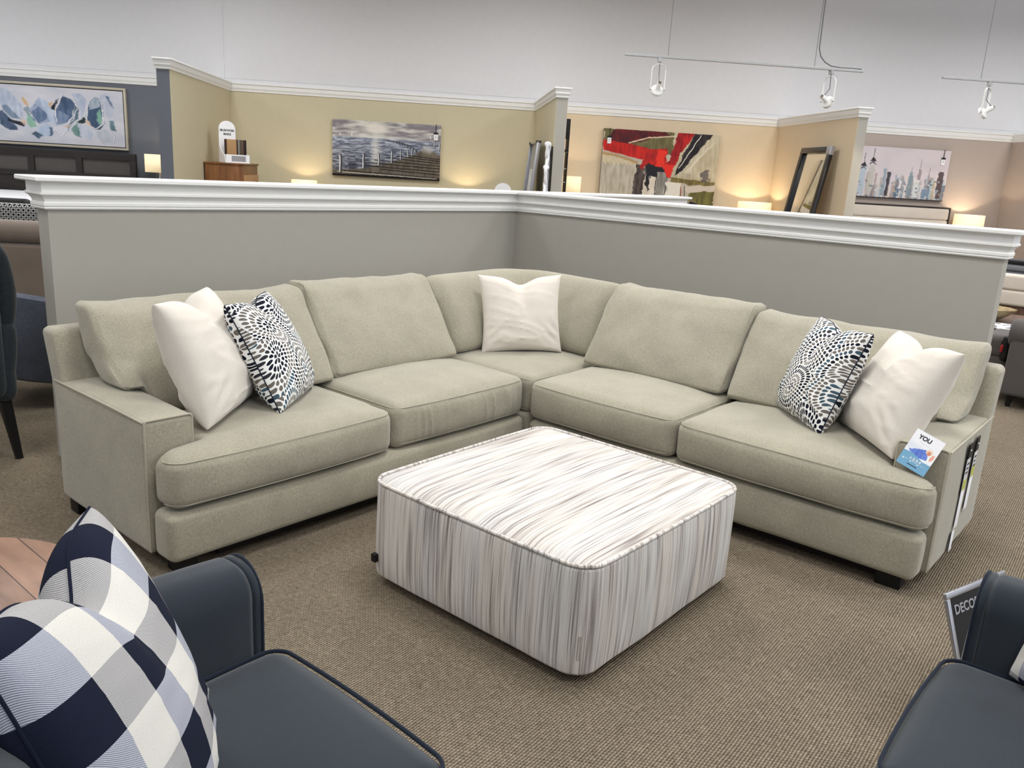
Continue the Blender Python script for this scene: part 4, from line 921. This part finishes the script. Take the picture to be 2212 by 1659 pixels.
# ------------------------------------------------------------------ tags and card on the sectional
def card():
    t=thing('promo_card','white and blue YOU card leaning on the right arm front','card',(-1.56,-3.445,.50))
    A=Art(110,140,(240,240,244),9); A.ell(.2,.45,.5,.2,0,(222,228,238),.9,.6)
    A.poly([(.12,.55),(.45,.42),(.62,.38),(.75,.5),(.8,.62),(.55,.66),(.2,.6)],(86,112,196),1,.01,(120,150,226)); A.ell(.74,.40,.12,.11,0,(236,214,190),1,.2); A.ell(.74,.43,.075,.08,0,(216,140,116),1,.3); A.ell(.9,.5,.06,.14,10,(228,170,146),1,.3)
    A.poly([(0,.62),(.3,.60),(.75,.70),(1,.66),(1,1.01),(0,1.01)],(118,168,200),1,.002); A.ell(.9,.66,.22,.05,0,(236,238,244),1,.4)
    for i in range(3): A.line([(.08+.3*i,.80),(.3+.3*i,.80)],.006,(228,238,246),.8); A.ell(.12+.26*i,.82,.025,.02,0,(246,248,250))
    A.line([(.34,.90),(.66,.90)],.018,(40,52,66),.85); A.line([(.32,.10),(.5,.11)],.006,(190,190,196),.6); A.line([(.3,.27),(.7,.30)],.008,(170,196,206),.6)
    w,h=.118,.155
    rot=Matrix.Rotation(-PI/2-R(8),4,'Z')@Matrix.Rotation(R(16),4,'Y')@Matrix.Rotation(R(-20),4,'X')
    m=Matrix.Translation((0,0,0))@rot
    o=A.mesh('printed_face',w,h,M['print'],t,y=-.0008); o.matrix_local=m@Matrix.Translation((-w/2,0,0))
    b=box((-w/2,-.0005,0),(w/2,.0005,h)); bmesh.ops.transform(b,matrix=m,verts=b.verts[:]); mesh_obj('card_stock',b,M['paper'],t,smooth=False)
    o=text_mesh('YOU',.024,M['ink'],t,(0,0,0),bold=.0006); o.matrix_local=m@Matrix.Translation((-.012,-.0012,h*.80))@Matrix.Rotation(PI/2,4,'X')
    o=text_mesh('1-2-3-4',.016,M['paper'],t,(0,0,0),bold=.0004); o.matrix_local=m@Matrix.Translation((0,-.0012,h*.225))@Matrix.Rotation(PI/2,4,'X')
card()
def price_tag(label,x,z0,z1,extra=0):
    t=thing('price_tag',label,'tag',(x,YO-.012,z0),0,'hang tags on the right arm'); w=.058; h=z1-z0
    mesh_obj('header',bbox((-w/2,-.002,h-.065),(w/2,.001,h),.0008),M['black'],t)
    mesh_obj('backing',box((-w/2-.003,.0012,h*.42),(w/2-.01,.0022,h)),M['black'],t)
    mesh_obj('ticket',bbox((-w/2,-.002,h*.45),(w/2,0,h-.065),.0006),plain('ticket_grey',(206,206,208),.5),t)
    mesh_obj('rating_band',box((-w/2+.004,-.0028,h*.46),(w/2-.004,-.002,h*.46+.045)),plain('lime_band',(188,192,84),.5),t)
    mesh_obj('note',bbox((-w/2+.004,-.0015,0),(w/2+.004,.0,h*.45),.0005),M['paper'],t)
    b=bmesh.new()
    for i in range(3): box((-.018,-.0028,h-.085-.02*i-.008),(.018-.006*(i%2),-.0022,h-.085-.02*i),b)
    mesh_obj('print',b,M['ink'],t)
    mesh_obj('pin',lathe([(.001,0),(.005,.001),(.001,.004)],seg=10),M['paper'],t).matrix_local=Matrix.Translation((0,-.002,h-.03))@Matrix.Rotation(PI/2,4,'X')
    return t
price_tag('black topped price tag nearer the front on the right arm',-1.205,.185,.565); price_tag('black topped price tag nearer the back on the right arm',-1.075,.235,.568)
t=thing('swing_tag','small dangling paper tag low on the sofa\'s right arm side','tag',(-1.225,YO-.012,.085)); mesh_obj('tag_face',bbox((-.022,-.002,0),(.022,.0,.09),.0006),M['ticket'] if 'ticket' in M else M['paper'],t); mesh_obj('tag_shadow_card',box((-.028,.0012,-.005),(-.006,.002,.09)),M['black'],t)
# ------------------------------------------------------------------ left background seating
t=thing('wing_chair','dark teal tweed wing chair with black legs at the left edge','chair',(-3.905,.425,0),PI)
Tm=M['teal_tweed']
mesh_obj('seat',softbox((-.32,-.36,.30),(.34,.22,.52),.05,(6,6,4)),Tm,t)
mesh_obj('back',softbox((-.34,.12,.32),(.36,.26,1.13),(.05,.05,.07),(8,3,10),bulge=(0,0,.02,.02,0,.03)),Tm,t)
for s in (-1,1):
    mesh_obj('wing',softbox((-.05,-.14,.62),(.05,.22,1.09),(.045,.06,.09),(3,6,8),bulge=(.012,.012,0,0,0,.02),warp=lambda o,s=s:[o[0]+s*.345+s*.02*(o[2]-.6)+s*.03*math.sin((o[2]-.6)*7),o[1],o[2]-.22*max(0,.05-o[1])**1.0]),Tm,t)
    mesh_obj('arm',softbox((-.055,-.36,.30),(.055,.24,.70),(.05,.05,.05),(3,8,6),warp=lambda o,s=s:[o[0]+s*.335+s*.02*math.sin(max(0,o[2]-.45)*9),o[1],o[2]]),Tm,t)
for sx,sy in ((-1,-1),(1,-1),(-1,1),(1,1)):
    x,y=sx*.33,(-.30 if sy<0 else .18)
    b=bmesh.new(); a=[b.verts.new((x+dx*.026,y+dy*.026,.31)) for dx,dy in ((-1,-1),(1,-1),(1,1),(-1,1))]; c=[b.verts.new((x+sx*.03+dx*.015,y+sy*.04+dy*.015,0)) for dx,dy in ((-1,-1),(1,-1),(1,1),(-1,1))]
    b.faces.new(a); b.faces.new(c[::-1]); [b.faces.new((a[i],a[(i+1)%4],c[(i+1)%4],c[i])) for i in range(4)]
    mesh_obj('leg',b,M['black_leg'],t,smooth=False)
t=thing('barrel_chair','blue grey heathered barrel chair behind the teal wing chair','chair',(-2.98,1.32,0),R(-118))
Bm=M['blue_heather']
def barrel():
    b=bmesh.new(); n=28; rings=[]
    for i in range(n+1):
        a=R(-95+190*i/n); k=abs(2*i/n-1); top=.70-.20*k**2.2; r=.47; cx,cy=0,0
        ring=[]
        for rr,z in ((r-.09,.30),(r-.10,top-.05),(r-.085,top-.01),(r-.05,top),(r-.01,top-.02),(r,top-.07),(r+.02,.45),(r-.03,.20),(r-.06,.18)):
            ring.append(b.verts.new((rr*math.cos(a)*.98,rr*math.sin(a)*.92,z)))
        rings.append(ring)
    for X,Y in zip(rings,rings[1:]):
        for j in range(len(X)): b.faces.new((X[j],X[(j+1)%len(X)],Y[(j+1)%len(X)],Y[j]))
    b.faces.new(rings[0]); b.faces.new(rings[-1]); return b
bb=barrel(); bmesh.ops.rotate(bb,verts=bb.verts[:],cent=(0,0,.45),matrix=Matrix.Rotation(R(-11),3,'X')); o=mesh_obj('shell',bb,Bm,t); mesh_obj('seat_cushion',softbox((-.38,-.33,.24),(.33,.33,.42),.05,(6,6,3)),Bm,t)
for x,y in ((-.30,-.27),(-.30,.27),(.29,.28),(.27,-.26)): 
    b=tube([(x,y,.25),(x*1.1,y*1.12,.12),(x*1.3,y*1.25,0)],[.026,.022,.014],seg=8); mesh_obj('leg',b,M['black_leg'],t)
# taupe sofa seen from behind
t=uthing('taupe_sofa','taupe sofa seen from behind between the left booth and the half wall','sofa',-4.36,.35,0)
mesh_obj('back',softbox((-.95,-.16,.08),(.95,.0,.79),.03,(8,3,6)),M['taupe_fabric'],t); mesh_obj('back_cushion',softbox((-.95,-.16,.79),(-.01,.06,.955),(.05,.07,.07),(8,3,4),bulge=(0,0,.01,0,0,.01)),M['taupe_fabric'],t); mesh_obj('back_cushion',softbox((.0,-.16,.79),(.95,.06,.955),(.05,.07,.07),(8,3,4),bulge=(0,0,.01,0,0,.01)),M['taupe_fabric'],t)
mesh_obj('seat',softbox((-.95,.0,.15),(.95,.75,.46),.05,(8,6,3)),M['taupe_fabric'],t)
for s in (-1,1): mesh_obj('arm',softbox((s*.95-.1*(s>0)-.0,.0,.08),(s*.95+.1*(s<0),.75,.62),.04,(2,5,4)),M['taupe_fabric'],t)
t2=mesh_obj('lattice_pillow',softbox((-.30,-.07,0),(.30,.07,.42),(.06,.065,.06),(8,3,8)),M['lattice']); t2.matrix_world=Matrix.Translation(P(-3.98,.56,.655))@Matrix.Rotation(-PI/4,4,'Z')@Matrix.Rotation(R(-6),4,'X'); tag(t2,'black and white lattice pillow showing over the taupe sofa back','pillow')
t2=mesh_obj('dark_pillow',softbox((-.22,-.05,0),(.22,.05,.44),(.05,.048,.05),(6,3,6)),M['black']); t2.matrix_world=Matrix.Translation(P(-4.20,.80,.66))@Matrix.Rotation(-PI/4,4,'Z'); tag(t2,'plain black pillow beside the lattice pillow','pillow')
# ------------------------------------------------------------------ right background seating
t=thing('grey_armchair','charcoal tweed armchair with rolled arm at the right edge','chair',(2.64,-3.60,0),-PI/2); K=M['charcoal']
mesh_obj('base',softbox((-.62,-.23,.10),(.40,.23,.36),.03,(6,6,3)),K,t); mesh_obj('seat_cushion',softbox((-.69,-.24,.345),(.30,.24,.52),(.05,.05,.05),(6,6,3),bulge=(0,0,0,0,0,.02)),K,t)
mesh_obj('back',softbox((.22,-.40,.36),(.44,.40,.92),.07,(3,6,6)),K,t)
for s in (-1,1):
    mesh_obj('arm',softbox((-.46,s*.33-.10,.10),(.40,s*.33+.10,.55),.03,(6,3,5)),K,t)
    b=lathe([(.001,-.01),(.09,-.008),(.105,.01),(.11,.3),(.105,.84),(.001,.85)],seg=24,cap=False); bmesh.ops.transform(b,matrix=Matrix.Translation((-.47,s*.34,.58))@Matrix.Rotation(PI/2,4,'Y'),verts=b.verts[:]); mesh_obj('arm_roll',b,K,t)
for x in (-.40,.34):
    for y in (-.34,.34): mesh_obj('leg',lathe([(.018,0),(.026,.1)],seg=10),M['black_leg'],t).location=(x,y,0)
t2=mesh_obj('draped_cloth',softbox((-.03,-.032,0),(.03,.032,.20),(.03,.03,.03),(3,5,6),wr=.008,wf=14),M['black']); t2.matrix_world=Matrix.Translation((2.388,-3.095,.33)); tag(t2,'small black cloth with a red edge hanging beside the charcoal armchair seat','cloth'); mesh_obj('red_edge',softbox((-.038,.012,.07),(-.018,.033,.13),.008,(1,1,2)),plain('red_cloth',(150,34,36),.8),t2)
t=thing('coffee_table','low brown wooden table behind the charcoal armchair','table',(3.55,-2.72,0))
mesh_obj('table_top',bbox((-.60,-.38,.46),(.60,.40,.50)),M['brown_top'],t)
for x in (-.52,.52):
    for y in (-.32,.34): mesh_obj('leg',bbox((x-.035,y-.035,0),(x+.035,y+.035,.46)),M['brown_top'],t)
t=thing('leaflet','black and white printed leaflet on the low brown table','leaflet',(3.17,-2.93,.5015)); A=Art(60,40,(236,236,240),12); A.blend(np.clip((A.n[0]-.45)*4,0,1),(96,98,106),.8); o=A.mesh('print',.42,.28,M['print'],t); o.rotation_euler=(-PI/2,0,R(10)); o.location=(-.2,-.14,.001)
t=thing('woven_bowl','woven rattan bowl on the low brown table','bowl',(3.50,-2.74,.501)); mesh_obj('bowl',lathe([(.06,0),(.11,.02),(.19,.08),(.215,.11),(.205,.112),(.17,.075),(.1,.03),(.001,.015)],seg=36,cap=False),M['rattan'],t)
t=thing('low_bed','ivory upholstered bench bed end beyond the low table','bed',(4.95,-2.68,0))
for z0,z1 in ((.50,.66),(.66,.82)): mesh_obj('footboard',softbox((-.10,-.8,z0),(.10,.8,z1),.03,(2,6,2)),M['ivory_fabric'],t)
mesh_obj('rail',bbox((-.06,-.8,.36),(.06,.8,.50)),M['brown_top'],t)
for y in (-.7,.7): mesh_obj('leg',bbox((-.05,y-.05,0),(.05,y+.05,.36)),M['brown_top'],t)
t=thing('console_table','dark table carrying the folded grey throws','table',(6.05,-2.60,0)); mesh_obj('table_top',bbox((-.3,-.6,.67),(.3,.6,.70)),M['dark_wood'],t)
for x in (-.26,.26):
    for y in (-.55,.55): mesh_obj('leg',bbox((x-.025,y-.025,0),(x+.025,y+.025,.67)),M['dark_wood'],t)
for i,(c,lb) in enumerate((((96,98,104),'folded grey throw at the bottom of the stack'),((112,114,120),'folded grey throw in the middle of the stack'),((30,30,34),'folded black and white throw on top of the stack'))):
    o=mesh_obj('folded_throw',softbox((-.17,-.22,0),(.17,.22,.075 if i<2 else .05),.03,(5,5,2),wr=.004),fabric('throw_%d'%i,c,.1,500)); o.location=(6.05,-2.56,.701+.078*i); tag(o,lb,'throw','folded throws on the dark table')
